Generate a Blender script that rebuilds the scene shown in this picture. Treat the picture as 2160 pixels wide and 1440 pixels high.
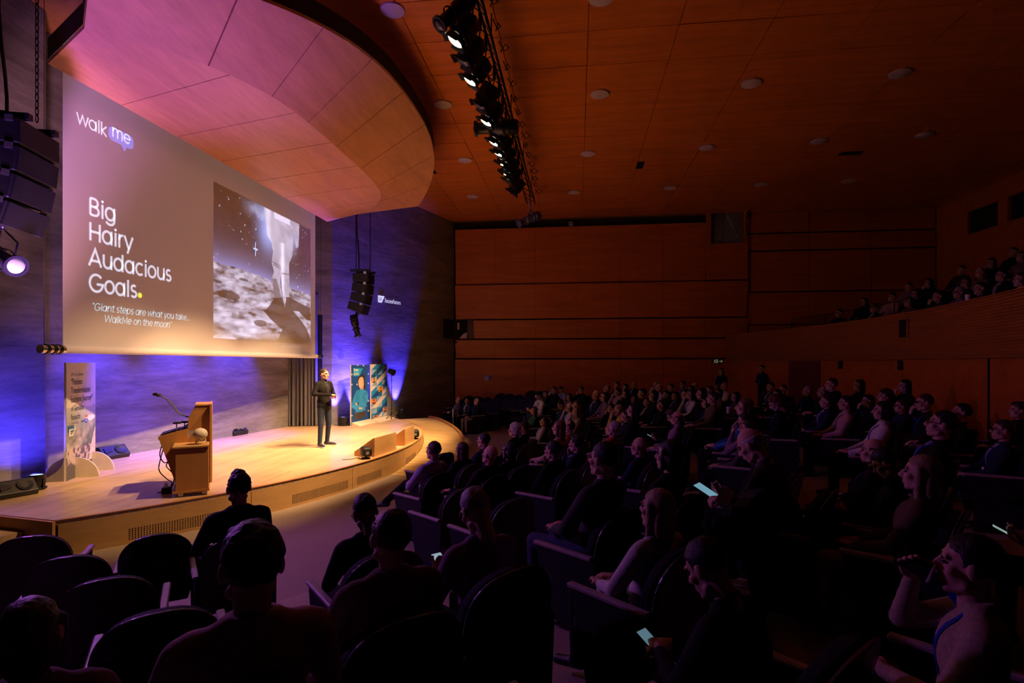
import bpy, bmesh, math, random
import numpy as np
from mathutils import Vector, Matrix, noise
from mathutils.bvhtree import BVHTree

random.seed(7)
for o in list(bpy.data.objects):
    bpy.data.objects.remove(o, do_unlink=True)
S = bpy.context.scene
COL = S.collection
PI = math.pi

# ------------------------------------------------------------------ camera
# hall axes: X away from the stage wall, Y along the stage wall (depth), Z up, front floor = 0
FPX, HORIZON, YAW, CAMZ = 1150.0, 766.0, math.radians(6.794), 2.36
cd = bpy.data.cameras.new('camera')
cd.sensor_fit = 'HORIZONTAL'; cd.sensor_width = 36.0
cd.lens = FPX / 2160.0 * 36.0
cd.shift_y = (HORIZON - 720.0) / 2160.0
cd.clip_start = 0.05; cd.clip_end = 200
cam = bpy.data.objects.new('camera', cd); COL.objects.link(cam)
cam.location = (0, 0, CAMZ); cam.rotation_euler = (PI / 2, 0, YAW)
S.camera = cam
SN, CS = math.sin(YAW), math.cos(YAW)

def ray_xy(x, y, d):
    """world point seen at picture position (x, y) of the 2160x1440 frame at depth d"""
    a = (x - 1080.0) / FPX
    return Vector((d * (CS * a - SN), d * (SN * a + CS), CAMZ + (HORIZON - y) / FPX * d))
def at_z(x, y, z):
    return ray_xy(x, y, (CAMZ - z) * FPX / (y - HORIZON))

# ------------------------------------------------------------------ world, exposure
w = bpy.data.worlds.new('hall_dark'); S.world = w; w.use_nodes = True
w.node_tree.nodes['Background'].inputs[0].default_value = (0.05, 0.03, 0.06, 1)
w.node_tree.nodes['Background'].inputs[1].default_value = 0.004
S.view_settings.view_transform = 'Standard'; S.view_settings.look = 'None'
S.view_settings.exposure = 0.0; S.view_settings.gamma = 1.0
S.view_settings.use_curve_mapping = False
S.cycles.use_adaptive_sampling = True; S.cycles.adaptive_threshold = 0.08
S.cycles.max_bounces = 5; S.cycles.diffuse_bounces = 3; S.cycles.glossy_bounces = 2
S.cycles.transmission_bounces = 4; S.cycles.transparent_max_bounces = 6
S.cycles.sample_clamp_indirect = 3.0
S.cycles.caustics_reflective = False; S.cycles.caustics_refractive = False
S.cycles.use_denoising = True

# light strengths (W) of the lamps the hall has
WARM = (1.0, 0.58, 0.27)
BLUE = (0.05, 0.035, 1.0)
P_FRONT = 4300.0      # each lit lantern on the lighting bar
P_UP = 4200.0         # each floor uplight on the stage wall
P_BACK = 1400.0       # wash lamps behind the screen
P_VIOLET = 2600.0     # side wash lamps

def link(o):
    COL.objects.link(o); return o
def spot(name, loc, target, power, color, angle, blend=0.4, size=0.1, parent=None):
    l = bpy.data.lights.new(name, 'SPOT'); l.energy = power; l.color = color
    l.spot_size = math.radians(angle); l.spot_blend = blend; l.shadow_soft_size = size
    o = link(bpy.data.objects.new(name, l)); o.location = loc
    o.rotation_euler = (Vector(target) - Vector(loc)).to_track_quat('-Z', 'Y').to_euler()
    if parent is not None:
        o.parent = parent
        o.matrix_parent_inverse = parent.matrix_basis.inverted()
    return o

# ------------------------------------------------------------------ materials
MATS = {}
def nodes_of(name):
    m = bpy.data.materials.new(name); m.use_nodes = True
    nt = m.node_tree; b = nt.nodes['Principled BSDF']
    return m, nt, b
def N(nt, t, **kw):
    n = nt.nodes.new(t)
    for k, v in kw.items():
        if k in n.inputs: n.inputs[k].default_value = v
        else: setattr(n, k, v)
    return n
def pm(name, c, rough=0.6, var=0.12, scale=9.0, bump=0.0, metal=0.0, spec=0.4, emit=None, es=0.0, alpha=1.0, trans=0.0):
    if name in MATS: return MATS[name]
    m, nt, b = nodes_of(name); L = nt.links.new
    tc = N(nt, 'ShaderNodeTexCoord'); nz = N(nt, 'ShaderNodeTexNoise', Scale=scale, Detail=4.0)
    L(tc.outputs['Object'], nz.inputs['Vector'])
    r = N(nt, 'ShaderNodeValToRGB')
    lo = [max(0, x * (1 - var)) for x in c[:3]] + [1]; hi = [min(1, x * (1 + var)) for x in c[:3]] + [1]
    r.color_ramp.elements[0].position = 0.3; r.color_ramp.elements[1].position = 0.7
    r.color_ramp.elements[0].color = lo; r.color_ramp.elements[1].color = hi
    L(nz.outputs['Fac'], r.inputs['Fac']); L(r.outputs['Color'], b.inputs['Base Color'])
    b.inputs['Roughness'].default_value = rough; b.inputs['Metallic'].default_value = metal
    b.inputs['Specular IOR Level'].default_value = spec
    if trans: b.inputs['Transmission Weight'].default_value = trans
    if bump:
        bp = N(nt, 'ShaderNodeBump', Strength=bump, Distance=0.01)
        L(nz.outputs['Fac'], bp.inputs['Height']); L(bp.outputs['Normal'], b.inputs['Normal'])
    if emit:
        b.inputs['Emission Color'].default_value = (*emit, 1); b.inputs['Emission Strength'].default_value = es
    MATS[name] = m
    return m

def wood(name, c, dark=0.72, rough=0.4, stretch=(0.35, 4.0, 9.0), spec=0.3, coat=0.0, bands=0.5, rot=0.0):
    """veneer or board: long soft grain along the axis with the smallest stretch"""
    if name in MATS: return MATS[name]
    m, nt, b = nodes_of(name); L = nt.links.new
    tc = N(nt, 'ShaderNodeNewGeometry'); mp = N(nt, 'ShaderNodeMapping')
    mp.inputs['Scale'].default_value = stretch; mp.inputs['Rotation'].default_value = (0, 0, rot)
    L(tc.outputs['Position'], mp.inputs['Vector'])
    n1 = N(nt, 'ShaderNodeTexNoise', Scale=1.6, Detail=6.0, Roughness=0.6, Distortion=0.6)
    n2 = N(nt, 'ShaderNodeTexNoise', Scale=9.0, Detail=3.0)
    L(mp.outputs['Vector'], n1.inputs['Vector']); L(mp.outputs['Vector'], n2.inputs['Vector'])
    ad = N(nt, 'ShaderNodeMath', operation='MULTIPLY_ADD'); ad.inputs[1].default_value = 0.35
    L(n2.outputs['Fac'], ad.inputs[0]); L(n1.outputs['Fac'], ad.inputs[2])
    r = N(nt, 'ShaderNodeValToRGB')
    r.color_ramp.elements[0].position = 0.45; r.color_ramp.elements[1].position = 0.90
    r.color_ramp.elements[0].color = (*[x * dark for x in c], 1); r.color_ramp.elements[1].color = (*c, 1)
    L(ad.outputs[0], r.inputs['Fac']); L(r.outputs['Color'], b.inputs['Base Color'])
    b.inputs['Roughness'].default_value = rough; b.inputs['Specular IOR Level'].default_value = spec
    b.inputs['Coat Weight'].default_value = coat
    MATS[name] = m
    return m

def plank_floor():
    m, nt, b = nodes_of('stage_floor_boards'); L = nt.links.new
    tc = N(nt, 'ShaderNodeTexCoord'); mp = N(nt, 'ShaderNodeMapping')
    mp.inputs['Rotation'].default_value = (0, 0, math.radians(88))
    L(tc.outputs['Object'], mp.inputs['Vector'])
    br = N(nt, 'ShaderNodeTexBrick', Scale=1.0)
    br.inputs['Color1'].default_value = (0.60, 0.40, 0.21, 1); br.inputs['Color2'].default_value = (0.47, 0.30, 0.15, 1)
    br.inputs['Mortar'].default_value = (0.25, 0.14, 0.06, 1)
    br.inputs['Mortar Size'].default_value = 0.0015; br.inputs['Brick Width'].default_value = 1.7
    br.inputs['Row Height'].default_value = 0.085; br.inputs['Bias'].default_value = -0.2
    L(mp.outputs['Vector'], br.inputs['Vector'])
    nz = N(nt, 'ShaderNodeTexNoise', Scale=1.0, Detail=5.0)
    m2 = N(nt, 'ShaderNodeMapping'); m2.inputs['Scale'].default_value = (14, 1.2, 1)
    L(mp.outputs['Vector'], m2.inputs['Vector']); L(m2.outputs['Vector'], nz.inputs['Vector'])
    mx = N(nt, 'ShaderNodeMixRGB', blend_type='MULTIPLY'); mx.inputs[0].default_value = 0.35
    L(br.outputs['Color'], mx.inputs[1]); L(nz.outputs['Color'], mx.inputs[2])
    g = N(nt, 'ShaderNodeHueSaturation', Saturation=0.9, Value=1.15); L(mx.outputs[0], g.inputs['Color'])
    L(g.outputs['Color'], b.inputs['Base Color'])
    b.inputs['Roughness'].default_value = 0.33; b.inputs['Specular IOR Level'].default_value = 0.45
    return m

def concrete():
    m, nt, b = nodes_of('board_marked_concrete'); L = nt.links.new
    tc = N(nt, 'ShaderNodeTexCoord')
    n1 = N(nt, 'ShaderNodeTexNoise', Scale=0.8, Detail=8.0, Roughness=0.65, Distortion=0.5)
    n2 = N(nt, 'ShaderNodeTexNoise', Scale=5.0, Detail=6.0, Roughness=0.7)
    mp = N(nt, 'ShaderNodeMapping'); mp.inputs['Scale'].default_value = (0.5, 0.5, 3.0)
    L(tc.outputs['Object'], mp.inputs['Vector']); L(mp.outputs['Vector'], n1.inputs['Vector']); L(mp.outputs['Vector'], n2.inputs['Vector'])
    ad = N(nt, 'ShaderNodeMath', operation='MULTIPLY_ADD'); ad.inputs[1].default_value = 0.45
    L(n2.outputs['Fac'], ad.inputs[0]); L(n1.outputs['Fac'], ad.inputs[2])
    r = N(nt, 'ShaderNodeValToRGB')
    r.color_ramp.elements[0].position = 0.45; r.color_ramp.elements[1].position = 0.95
    r.color_ramp.elements[0].color = (0.09, 0.085, 0.085, 1); r.color_ramp.elements[1].color = (0.31, 0.295, 0.29, 1)
    L(ad.outputs[0], r.inputs['Fac']); L(r.outputs['Color'], b.inputs['Base Color'])
    bp = N(nt, 'ShaderNodeBump', Strength=0.5, Distance=0.03)
    L(ad.outputs[0], bp.inputs['Height']); L(bp.outputs['Normal'], b.inputs['Normal'])
    b.inputs['Roughness'].default_value = 0.75; b.inputs['Specular IOR Level'].default_value = 0.25
    return m

M_FLOOR = plank_floor(); M_CONC = concrete()
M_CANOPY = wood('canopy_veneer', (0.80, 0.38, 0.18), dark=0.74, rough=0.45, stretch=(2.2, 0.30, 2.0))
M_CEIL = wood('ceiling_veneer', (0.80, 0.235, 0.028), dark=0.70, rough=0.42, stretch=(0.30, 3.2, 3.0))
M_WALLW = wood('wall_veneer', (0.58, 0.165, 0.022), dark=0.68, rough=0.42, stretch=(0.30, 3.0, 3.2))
M_FASCIA = wood('stage_fascia_veneer', (0.60, 0.36, 0.15), dark=0.8, rough=0.4, stretch=(1.0, 1.0, 6.0))
M_LECT = wood('lectern_veneer', (0.52, 0.25, 0.085), dark=0.82, rough=0.38, stretch=(6.0, 6.0, 0.5))
M_RAMP = wood('ramp_plank_wood', (0.62, 0.42, 0.19), dark=0.75, rough=0.4, stretch=(0.6, 5.0, 5.0))
M_BALC = wood('balcony_slat_wood', (0.40, 0.14, 0.025), dark=0.75, rough=0.5, stretch=(2.0, 0.3, 6.0))
M_CARPET = pm('hall_floor_sand', (0.30, 0.24, 0.19), 0.6, 0.08, 30.0)
M_BLACK = pm('matt_black', (0.012, 0.012, 0.014), 0.5, 0.2)
M_BLACKM = pm('black_metal', (0.018, 0.018, 0.022), 0.35, 0.2, metal=0.4)
M_GRILLE = pm('speaker_grille', (0.010, 0.010, 0.012), 0.55, 0.3, 120.0, bump=0.4)
M_DARK = pm('dark_void', (0.006, 0.006, 0.008), 0.9, 0.1)
M_STEEL = pm('brushed_steel', (0.55, 0.53, 0.50), 0.3, 0.1, 20, metal=0.9)
M_WHITE = pm('white_board', (0.72, 0.70, 0.66), 0.6, 0.05)
M_CARD = pm('cream_card', (0.62, 0.56, 0.46), 0.7, 0.06)
M_GREYP = pm('grey_plastic', (0.26, 0.24, 0.25), 0.5, 0.08)

# ------------------------------------------------------------------ mesh helpers
def obj(name, bm, m, parent=None, smooth=False, world=True):
    me = bpy.data.meshes.new(name); bm.normal_update()
    for e in bm.edges:
        if len(e.link_faces) == 2 and e.calc_face_angle(0) > 0.65: e.smooth = False
    bm.to_mesh(me); bm.free()
    if smooth:
        for p in me.polygons: p.use_smooth = True
    o = link(bpy.data.objects.new(name, me))
    ms = m if isinstance(m, (list, tuple)) else [m]
    for x in ms: me.materials.append(x)
    if parent is not None:
        o.parent = parent
        if world: o.matrix_parent_inverse = parent.matrix_basis.inverted()
    return o
def thing(name, label, cat, loc=(0, 0, 0), rotz=0.0, group=None):
    o = link(bpy.data.objects.new(name, None)); o.empty_display_size = 0.1
    o.location = loc; o.rotation_euler = (0, 0, rotz)
    tag(o, label, cat, group); return o
def tag(o, label=None, cat=None, group=None, kind=None):
    if label: o['label'] = label
    if cat: o['category'] = cat
    if group: o['group'] = group
    if kind: o['kind'] = kind
    return o
def struct(name, bm, m, parent=None, label=None):
    o = obj(name, bm, m, parent)
    if parent is None: o['kind'] = 'structure'
    if label: o['label'] = label
    return o

def box(bm, lo, hi, mat=None, mi=0):
    vs = [bm.verts.new((x, y, z)) for x in (lo[0], hi[0]) for y in (lo[1], hi[1]) for z in (lo[2], hi[2])]
    if mat is not None:
        for v in vs: v.co = mat @ v.co
    for f in ((0, 1, 3, 2), (4, 6, 7, 5), (0, 4, 5, 1), (2, 3, 7, 6), (0, 2, 6, 4), (1, 5, 7, 3)):
        fc = bm.faces.new([vs[i] for i in f]); fc.material_index = mi
    return vs
def prism(bm, pts, off, mi=0):
    """closed polygon (list of points) pushed along the vector off"""
    a = [bm.verts.new(p) for p in pts]; b = [bm.verts.new(Vector(p) + Vector(off)) for p in pts]
    n = len(a)
    fs = [bm.faces.new(a), bm.faces.new(list(reversed(b)))]
    for i in range(n):
        fs.append(bm.faces.new((a[i], b[i], b[(i + 1) % n], a[(i + 1) % n])))
    for f in fs: f.material_index = mi
    bmesh.ops.recalc_face_normals(bm, faces=fs)
    return fs
def tube(bm, pts, r, n=8, caps=True, mi=0, radii=None):
    pts = [Vector(p) for p in pts]; rings = []
    up = Vector((0, 0, 1))
    for i, p in enumerate(pts):
        t = (pts[min(i + 1, len(pts) - 1)] - pts[max(i - 1, 0)])
        if t.length < 1e-9: t = Vector((0, 0, 1))
        t.normalize()
        a = t.cross(up)
        if a.length < 1e-3: a = t.cross(Vector((1, 0, 0)))
        a.normalize(); b = t.cross(a)
        rr = radii[i] if radii else r
        rings.append([bm.verts.new(p + (a * math.cos(2 * PI * k / n) + b * math.sin(2 * PI * k / n)) * rr) for k in range(n)])
    fs = []
    for i in range(len(rings) - 1):
        for k in range(n):
            fs.append(bm.faces.new((rings[i][k], rings[i][(k + 1) % n], rings[i + 1][(k + 1) % n], rings[i + 1][k])))
    if caps:
        fs.append(bm.faces.new(list(reversed(rings[0])))); fs.append(bm.faces.new(rings[-1]))
    for f in fs: f.material_index = mi; f.smooth = len(f.verts) == 4
    return rings
def lathe(bm, prof, n=20, mat=None, mi=0):
    """profile of (radius, height) about the local Z axis"""
    rings = []
    for r, z in prof:
        if r < 1e-6: rings.append([bm.verts.new((0, 0, z))])
        else: rings.append([bm.verts.new((r * math.cos(2 * PI * k / n), r * math.sin(2 * PI * k / n), z)) for k in range(n)])
    if mat is not None:
        for rg in rings:
            for v in rg: v.co = mat @ v.co
    for a, b in zip(rings, rings[1:]):
        if len(a) == 1 and len(b) == 1: continue
        for k in range(n):
            k2 = (k + 1) % n
            if len(a) == 1: f = bm.faces.new((a[0], b[k2], b[k]))
            elif len(b) == 1: f = bm.faces.new((a[k], a[k2], b[0]))
            else: f = bm.faces.new((a[k], a[k2], b[k2], b[k]))
            f.material_index = mi; f.smooth = True
def sphere(bm, c, r, n=14, m=9, mat=None, mi=0):
    r = r if hasattr(r, '__len__') else (r, r, r)
    M = Matrix.Translation(c) @ Matrix.Diagonal((r[0], r[1], r[2], 1))
    if mat is not None: M = mat @ M
    lathe(bm, [(math.sin(PI * i / m), -math.cos(PI * i / m)) for i in range(m + 1)], n, M, mi)
def bevel(bm, w, seg=2):
    bmesh.ops.bevel(bm, geom=[e for e in bm.edges], offset=w, segments=seg, affect='EDGES', profile=0.6)
def NB(): return bmesh.new()
def rotz(a): return Matrix.Rotation(a, 4, 'Z')
def frame_to(loc, direction, up=(0, 0, 1)):
    """matrix at loc whose local +Z looks along direction"""
    return Matrix.Translation(loc) @ Vector(direction).to_track_quat('Z', 'Y').to_matrix().to_4x4()

# ------------------------------------------------------------------ plan of the hall
CX, CY, RS = -13.12, 12.16, 9.25          # centre and radius of the curved stage front
STZ = 0.45                                # stage height
CEILZ = CAMZ + 6.0
FAR_Y = 22.6                              # side wall across the hall
def pol(r, a, z=0.0): return Vector((CX + r * math.cos(a), CY + r * math.sin(a), z))
def rho(x, y): return math.hypot(x - CX, y - CY)
FL = [(0, 0), (12.4, 0), (16.0, 0.48), (18.5, 0.58), (19.2, 0.61), (19.5, 0.74), (22, 0.74)]
def floor_z(r):
    for (a, za), (b, zb) in zip(FL, FL[1:]):
        if r <= b: return za + (zb - za) * (r - a) / (b - a)
    return FL[-1][1]

# ================================================================== STRUCTURE
def wall_prism(name, pts, z0, z1, m, label=None):
    bm = NB(); prism(bm, [(p[0], p[1], z0) for p in pts], (0, 0, z1 - z0)); return struct(name, bm, m, None, label)

# floor of the hall: flat by the stage, raked and dished behind
bm = NB()
radii = [8.6, 12.4] + [12.4 + 0.9 * k for k in range(1, 5)] + [16.8, 17.7, 18.5, 19.2, 19.5, 20.4, 21.8, 23.0]
angs = [math.radians(-80 + 4 * k) for k in range(36)]
grid = [[bm.verts.new(pol(r, a, floor_z(r))) for a in angs] for r in radii]
for i in range(len(radii) - 1):
    for j in range(len(angs) - 1):
        bm.faces.new((grid[i][j], grid[i + 1][j], grid[i + 1][j + 1], grid[i][j + 1]))
struct('floor', bm, M_CARPET)

# stage
A0, A1 = math.radians(-42.4), math.radians(44.5)
WL = [(-7.49, 16.0), (-8.65, 15.7), (-9.62, 8.30), (-9.0, 8.29), (-9.0, 6.35)]     # foot of the stage wall
arc = [pol(RS, A0 + (A1 - A0) * k / 72) for k in range(73)]
poly = [(p.x, p.y) for p in arc] + [(-6.35, 19.4)] + WL
bm = NB(); prism(bm, [(x, y, STZ - 0.06) for x, y in poly], (0, 0, 0.06))
stage = struct('stage_floor', bm, M_FLOOR)
bm = NB()
cent = (-8.0, 12.0)
prism(bm, [(cent[0] + (x - cent[0]) * 0.985, cent[1] + (y - cent[1]) * 0.985, 0.0) for x, y in poly], (0, 0, STZ - 0.065))
struct('stage_base', bm, M_DARK)
def arc_panel(r0, r1, a0, a1, z0, z1, n=10):
    bm = NB(); pts = [pol(r1, a0 + (a1 - a0) * k / n, z0) for k in range(n + 1)] + [pol(r0, a1 - (a1 - a0) * k / n, z0) for k in range(n + 1)]
    prism(bm, pts, (0, 0, z1 - z0)); return bm
seams = [-42.3, -28.0, -14.8, -1.6, 11.6, 24.8, 38.0]
for s0, s1 in zip(seams, seams[1:]):
    a0, a1 = math.radians(s0 + 0.03), math.radians(s1 - 0.03)
    pn = obj('fascia_panel', arc_panel(RS - 0.03, RS, a0, a1, 0.0, STZ - 0.005), M_FASCIA, stage)
    if s0 > 0: continue
    bm = NB()
    g0, g1 = (s0 + 4.5, s1 - 0.7) if s0 < -14.9 else (s0 + 0.9, s0 + 6.3)
    n = int((math.radians(g1 - g0) * RS) / 0.032)
    for k in range(n):
        for j in range(6):
            a = math.radians(g0 + (g1 - g0) * k / n)
            M = Matrix.Translation(pol(RS, a, 0.06 + 0.026 * j)) @ rotz(a)
            box(bm, (-0.004, -0.008, -0.007), (0.0015, 0.008, 0.007), M)
    gr = obj('vent_perforations', bm, M_DARK, stage); gr['kind'] = 'stuff'
obj('stage_edge_trim', arc_panel(RS - 0.05, RS + 0.012, A0, math.radians(40), STZ - 0.004, STZ + 0.004, 60), M_LECT, stage)
# left end of the stage: end face and two steps
bm = NB(); prism(bm, [(-6.27, 5.86, 0.0), (-9.0, 6.33, 0.0), (-9.0, 6.36, 0.0), (-6.27, 5.9, 0.0)], (0, 0, STZ - 0.004))
obj('end_panel', bm, M_LECT, stage)
for k, (d0, d1, h) in enumerate(((0.0, 0.34, 0.30), (0.34, 0.68, 0.15))):
    bm = NB(); q = Vector((-0.17, -0.985, 0)); a = Vector((-6.75, 5.92, 0)); b = Vector((-9.0, 6.31, 0))
    prism(bm, [a + q * d0, a + q * d1, b + q * d1, b + q * d0], (0, 0, h))
    obj('step', bm, M_FLOOR, stage)

# curved ramp climbing along the stage front: separate planks
RA0, RA1, RW = math.radians(-6.5), math.radians(40.0), 1.06
ramp = struct('ramp', arc_panel(RS + 0.02, RS + RW, math.radians(36.5), RA1, 0.0, STZ - 0.03, 6), M_LECT)
NP = 30
def ramp_z(a): return max(0.004, min(STZ - 0.012, (STZ - 0.012) * (a - RA0) / (math.radians(36) - RA0)))
for k in range(NP):
    a0 = RA0 + (RA1 - RA0) * k / NP + 0.0009; a1 = RA0 + (RA1 - RA0) * (k + 1) / NP - 0.0009
    bm = NB(); z = [ramp_z(a0), ramp_z(a1)]
    top = [pol(RS + 0.015, a0, z[0]), pol(RS + RW, a0, z[0]), pol(RS + RW, a1, z[1]), pol(RS + 0.015, a1, z[1])]
    vs = [bm.verts.new(p) for p in top] + [bm.verts.new((p.x, p.y, max(0.0, p.z - 0.03))) for p in top]
    for f in ((0, 1, 2, 3), (7, 6, 5, 4), (0, 4, 5, 1), (1, 5, 6, 2), (2, 6, 7, 3), (3, 7, 4, 0)):
        bm.faces.new([vs[i] for i in f])
    obj('plank', bm, M_RAMP, ramp)
bm = NB(); n = 60
prev = None
for k in range(n + 1):
    a = RA0 + (RA1 - RA0) * k / n; z = ramp_z(a)
    ring = [bm.verts.new(p) for p in (pol(RS + RW, a, 0), pol(RS + RW + 0.07, a, 0), pol(RS + RW + 0.07, a, z + 0.07), pol(RS + RW, a, z + 0.07))]
    if prev:
        for i in range(4): bm.faces.new((prev[i], prev[(i + 1) % 4], ring[(i + 1) % 4], ring[i]))
    else: bm.faces.new(ring)
    prev = ring
bm.faces.new(list(reversed(prev)))
obj('kerb', bm, M_LECT, ramp)

# concrete stage wall: pilaster, recess, return behind the curtain, splayed wing
WTOP = CEILZ
wall_prism('wall_stage_pilaster', [(-9.0, 3.0), (-9.0, 8.29), (-9.9, 8.29), (-9.9, 3.0)], 0, WTOP, M_CONC)
wall_prism('wall_stage', [(-9.62, 8.29), (-8.65, 15.7), (-9.1, 16.4), (-10.2, 8.29)], 0, WTOP, M_CONC)
wall_prism('wall_stage_return', [(-8.66, 15.7), (-7.49, 16.0), (-7.6, 16.5), (-8.8, 16.5)], 0, WTOP, M_CONC)
wing_d = Vector((-5.25 + 7.49, 22.6 - 16.0, 0)).normalized()
wall_prism('wall_stage_wing', [(-7.49, 16.0), (-5.2, 22.75), (-5.7, 22.9), (-7.8, 16.3)], 0, WTOP, M_CONC)
# broken formwork joint across the wing
# dark door gap between curtain and pillar
bm = NB(); prism(bm, [(-7.93, 15.88, STZ), (-7.76, 15.925, STZ), (-7.765, 15.94, STZ), (-7.935, 15.895, STZ)], (0, 0, 3.4))
tag(obj('door_1', bm, M_DARK), kind='structure')

# ceiling: backing plate and separate veneer panels
bm = NB(); prism(bm, [(-10.2, 2.0, CEILZ + 0.02), (14.2, 2.0, CEILZ + 0.02), (14.2, 23.0, CEILZ + 0.02), (-10.2, 23.0, CEILZ + 0.02)], (0, 0, 0.2))
ceil = struct('ceiling', bm, pm('ceiling_backing', (0.30, 0.13, 0.045), 0.7))
bm = NB(); box(bm, (-0.793, -0.569, 0.0), (0.793, 0.569, 0.03))
cp = None
rnd = random.Random(3)
for i in range(15):
    for j in range(17):
        x = -8.6 + 1.6 * i; y = 3.6 + 1.15 * j
        if y > FAR_Y - 0.4: continue
        if x < -7.49 + max(0, y - 16.0) * 0.34 - 0.2: continue
        if cp is None:
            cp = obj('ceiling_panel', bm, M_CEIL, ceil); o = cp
        else:
            o = cp.copy(); link(o); o.parent = ceil
        o.location = (x, y, CEILZ - 0.012)
        o.rotation_euler = (rnd.uniform(-0.006, 0.006), rnd.uniform(-0.006, 0.006), 0)

# side wall across the hall: raked bands of veneer panels with dark joints
wall_prism('wall_far', [(-5.6, FAR_Y + 0.3), (13.8, FAR_Y + 0.3), (13.8, FAR_Y + 0.6), (-5.6, FAR_Y + 0.6)], 0, WTOP, pm('far_wall_backing', (0.035, 0.02, 0.014), 0.8))
far = bpy.data.objects['wall_far']
def zc(y, d=22.9): return CAMZ + (HORIZON - y) / FPX * d
bands = [(483, 598), (601, 672), (675.5, 713.5), (717, 755), (758, 905)]
cols = [-5.12, -3.45, -1.72, 0.02, 1.75, 3.45, 5.15, 6.75]
for bi, (ya, yb) in enumerate(bands):
    zt, zb = zc(ya), zc(yb)
    for ci, (xa, xb) in enumerate(zip(cols, cols[1:])):
        if bi == 2 and ci == 0: xa = -4.33
        if bi == 0 and ci == 6: continue
        bm = NB(); lean = 0.16 if bi < 4 else 0.03
        g = 0.004
        pts = [(xa + g, FAR_Y + lean, zb), (xa + g, FAR_Y, zt), (xa + g, FAR_Y + 0.04, zt), (xa + g, FAR_Y + lean + 0.04, zb)]
        prism(bm, pts, (xb - xa - 2 * g, 0, 0))
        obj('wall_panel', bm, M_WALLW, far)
# last column of the top band stands round the booth window
for lo, hi in (((5.15, zc(598)), (5.32, zc(440))), ((6.62, zc(598)), (6.75, zc(440))), ((5.32, zc(598)), (6.62, zc(527)))):
    bm = NB(); box(bm, (lo[0], FAR_Y + 0.02, lo[1]), (hi[0], FAR_Y + 0.08, hi[1])); obj('wall_panel', bm, M_WALLW, far)
# recessed side wall of the balcony
for xa, xb in ((6.8, 9.1), (9.12, 11.4), (11.42, 13.7)):
    for za, zb in ((1.0, zc(690)), (zc(688), zc(625)), (zc(622), zc(543)), (zc(540), zc(508)), (zc(505), zc(446))):
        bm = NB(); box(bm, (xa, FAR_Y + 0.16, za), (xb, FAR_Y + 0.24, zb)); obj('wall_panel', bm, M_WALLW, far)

# upper rear wall of the balcony with two projection windows
BX = 13.75
bm = NB()
zs = [2.0, 6.91, 7.71, CEILZ]
ys = [3.0, 17.6, 19.3, 19.7, 21.1, FAR_Y + 0.4]
for a, b in zip(ys, ys[1:]):
    for c, d in zip(zs, zs[1:]):
        if c > 6 and d < 8 and (a, b) in ((17.6, 19.3), (19.7, 21.1)): continue
        box(bm, (BX, a, c), (BX + 0.25, b, d))
upper = struct('wall_rear_upper', bm, M_WALLW)
for k, (a, b) in enumerate(((19.7, 21.1), (17.6, 19.3))):
    bm = NB(); box(bm, (BX + 0.12, a, 6.91), (BX + 0.15, b, 7.71))
    o = obj('window_%d' % (k + 1), bm, pm('dark_window_glass', (0.01, 0.013, 0.015), 0.08, spec=0.5)); o['kind'] = 'structure'

# rear wall under the balcony, the slatted parapet and the stepped balcony floor
def circ3(p, q, r):
    A = np.array([[2 * (q[0] - p[0]), 2 * (q[1] - p[1])], [2 * (r[0] - p[0]), 2 * (r[1] - p[1])]], float)
    b = np.array([q[0]**2 + q[1]**2 - p[0]**2 - p[1]**2, r[0]**2 + r[1]**2 - p[0]**2 - p[1]**2], float)
    c = np.linalg.solve(A, b); return c[0], c[1], math.hypot(p[0] - c[0], p[1] - c[1])
BCX, BCY, BR = circ3((5.95, 22.7), (7.45, 14.8), (6.55, 8.6))
def bpt(r, a, z): return Vector((BCX + r * math.cos(a), BCY + r * math.sin(a), z))
BA0 = math.atan2(3.0 - BCY, 5.2 - BCX); BA1 = math.atan2(22.75 - BCY, 5.93 - BCX)
BA0 = -math.acos(0.62) if BA0 < -1.2 else BA0
def barc(r0, r1, a0, a1, z0, z1, n=40):
    bm = NB(); pts = [bpt(r1, a0 + (a1 - a0) * k / n, z0) for k in range(n + 1)] + [bpt(r0, a1 - (a1 - a0) * k / n, z0) for k in range(n + 1)]
    prism(bm, pts, (0, 0, z1 - z0)); return bm
PZ0, PZ1 = CAMZ + 0.09, CAMZ + 1.13
rear = struct('wall_rear', barc(BR + 0.12, BR + 0.4, BA0, BA1, 0.4, PZ0 + 0.02), M_WALLW)
par = struct('balcony_parapet', barc(BR + 0.03, BR + 0.16, BA0, BA1, PZ0, PZ1), M_BALC)
ns = 20
for k in range(ns):
    z0 = PZ0 + (PZ1 - PZ0) * k / ns
    obj('slat', barc(BR, BR + 0.04, BA0, BA1, z0 + 0.006, z0 + (PZ1 - PZ0) / ns - 0.010, 36), M_BALC, par)
obj('parapet_cap', barc(BR - 0.01, BR + 0.2, BA0, BA1, PZ1, PZ1 + 0.025), M_BALC, par)
bm = NB(); box(bm, (-0.06, -0.26, -0.26), (0.05, 0.26, 0.26)); 
hp = ray_xy(1948, 692, 12.35)
ha = math.atan2(hp.y - BCY, hp.x - BCX); hb = bpt(BR, ha, hp.z)
bm2 = NB(); box(bm2, (-0.02, -0.19, -0.2), (0.06, 0.19, 0.2), Matrix.Translation(hb) @ rotz(ha)); bm.free()
ho = obj('recess', bm2, M_DARK, par)
bm = NB(); box(bm, (-0.03, -0.2, -0.21), (0.05, -0.15, 0.21), Matrix.Translation(hb) @ rotz(ha + 0.0)); obj('recess_frame', bm, M_BALC, ho)
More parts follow.
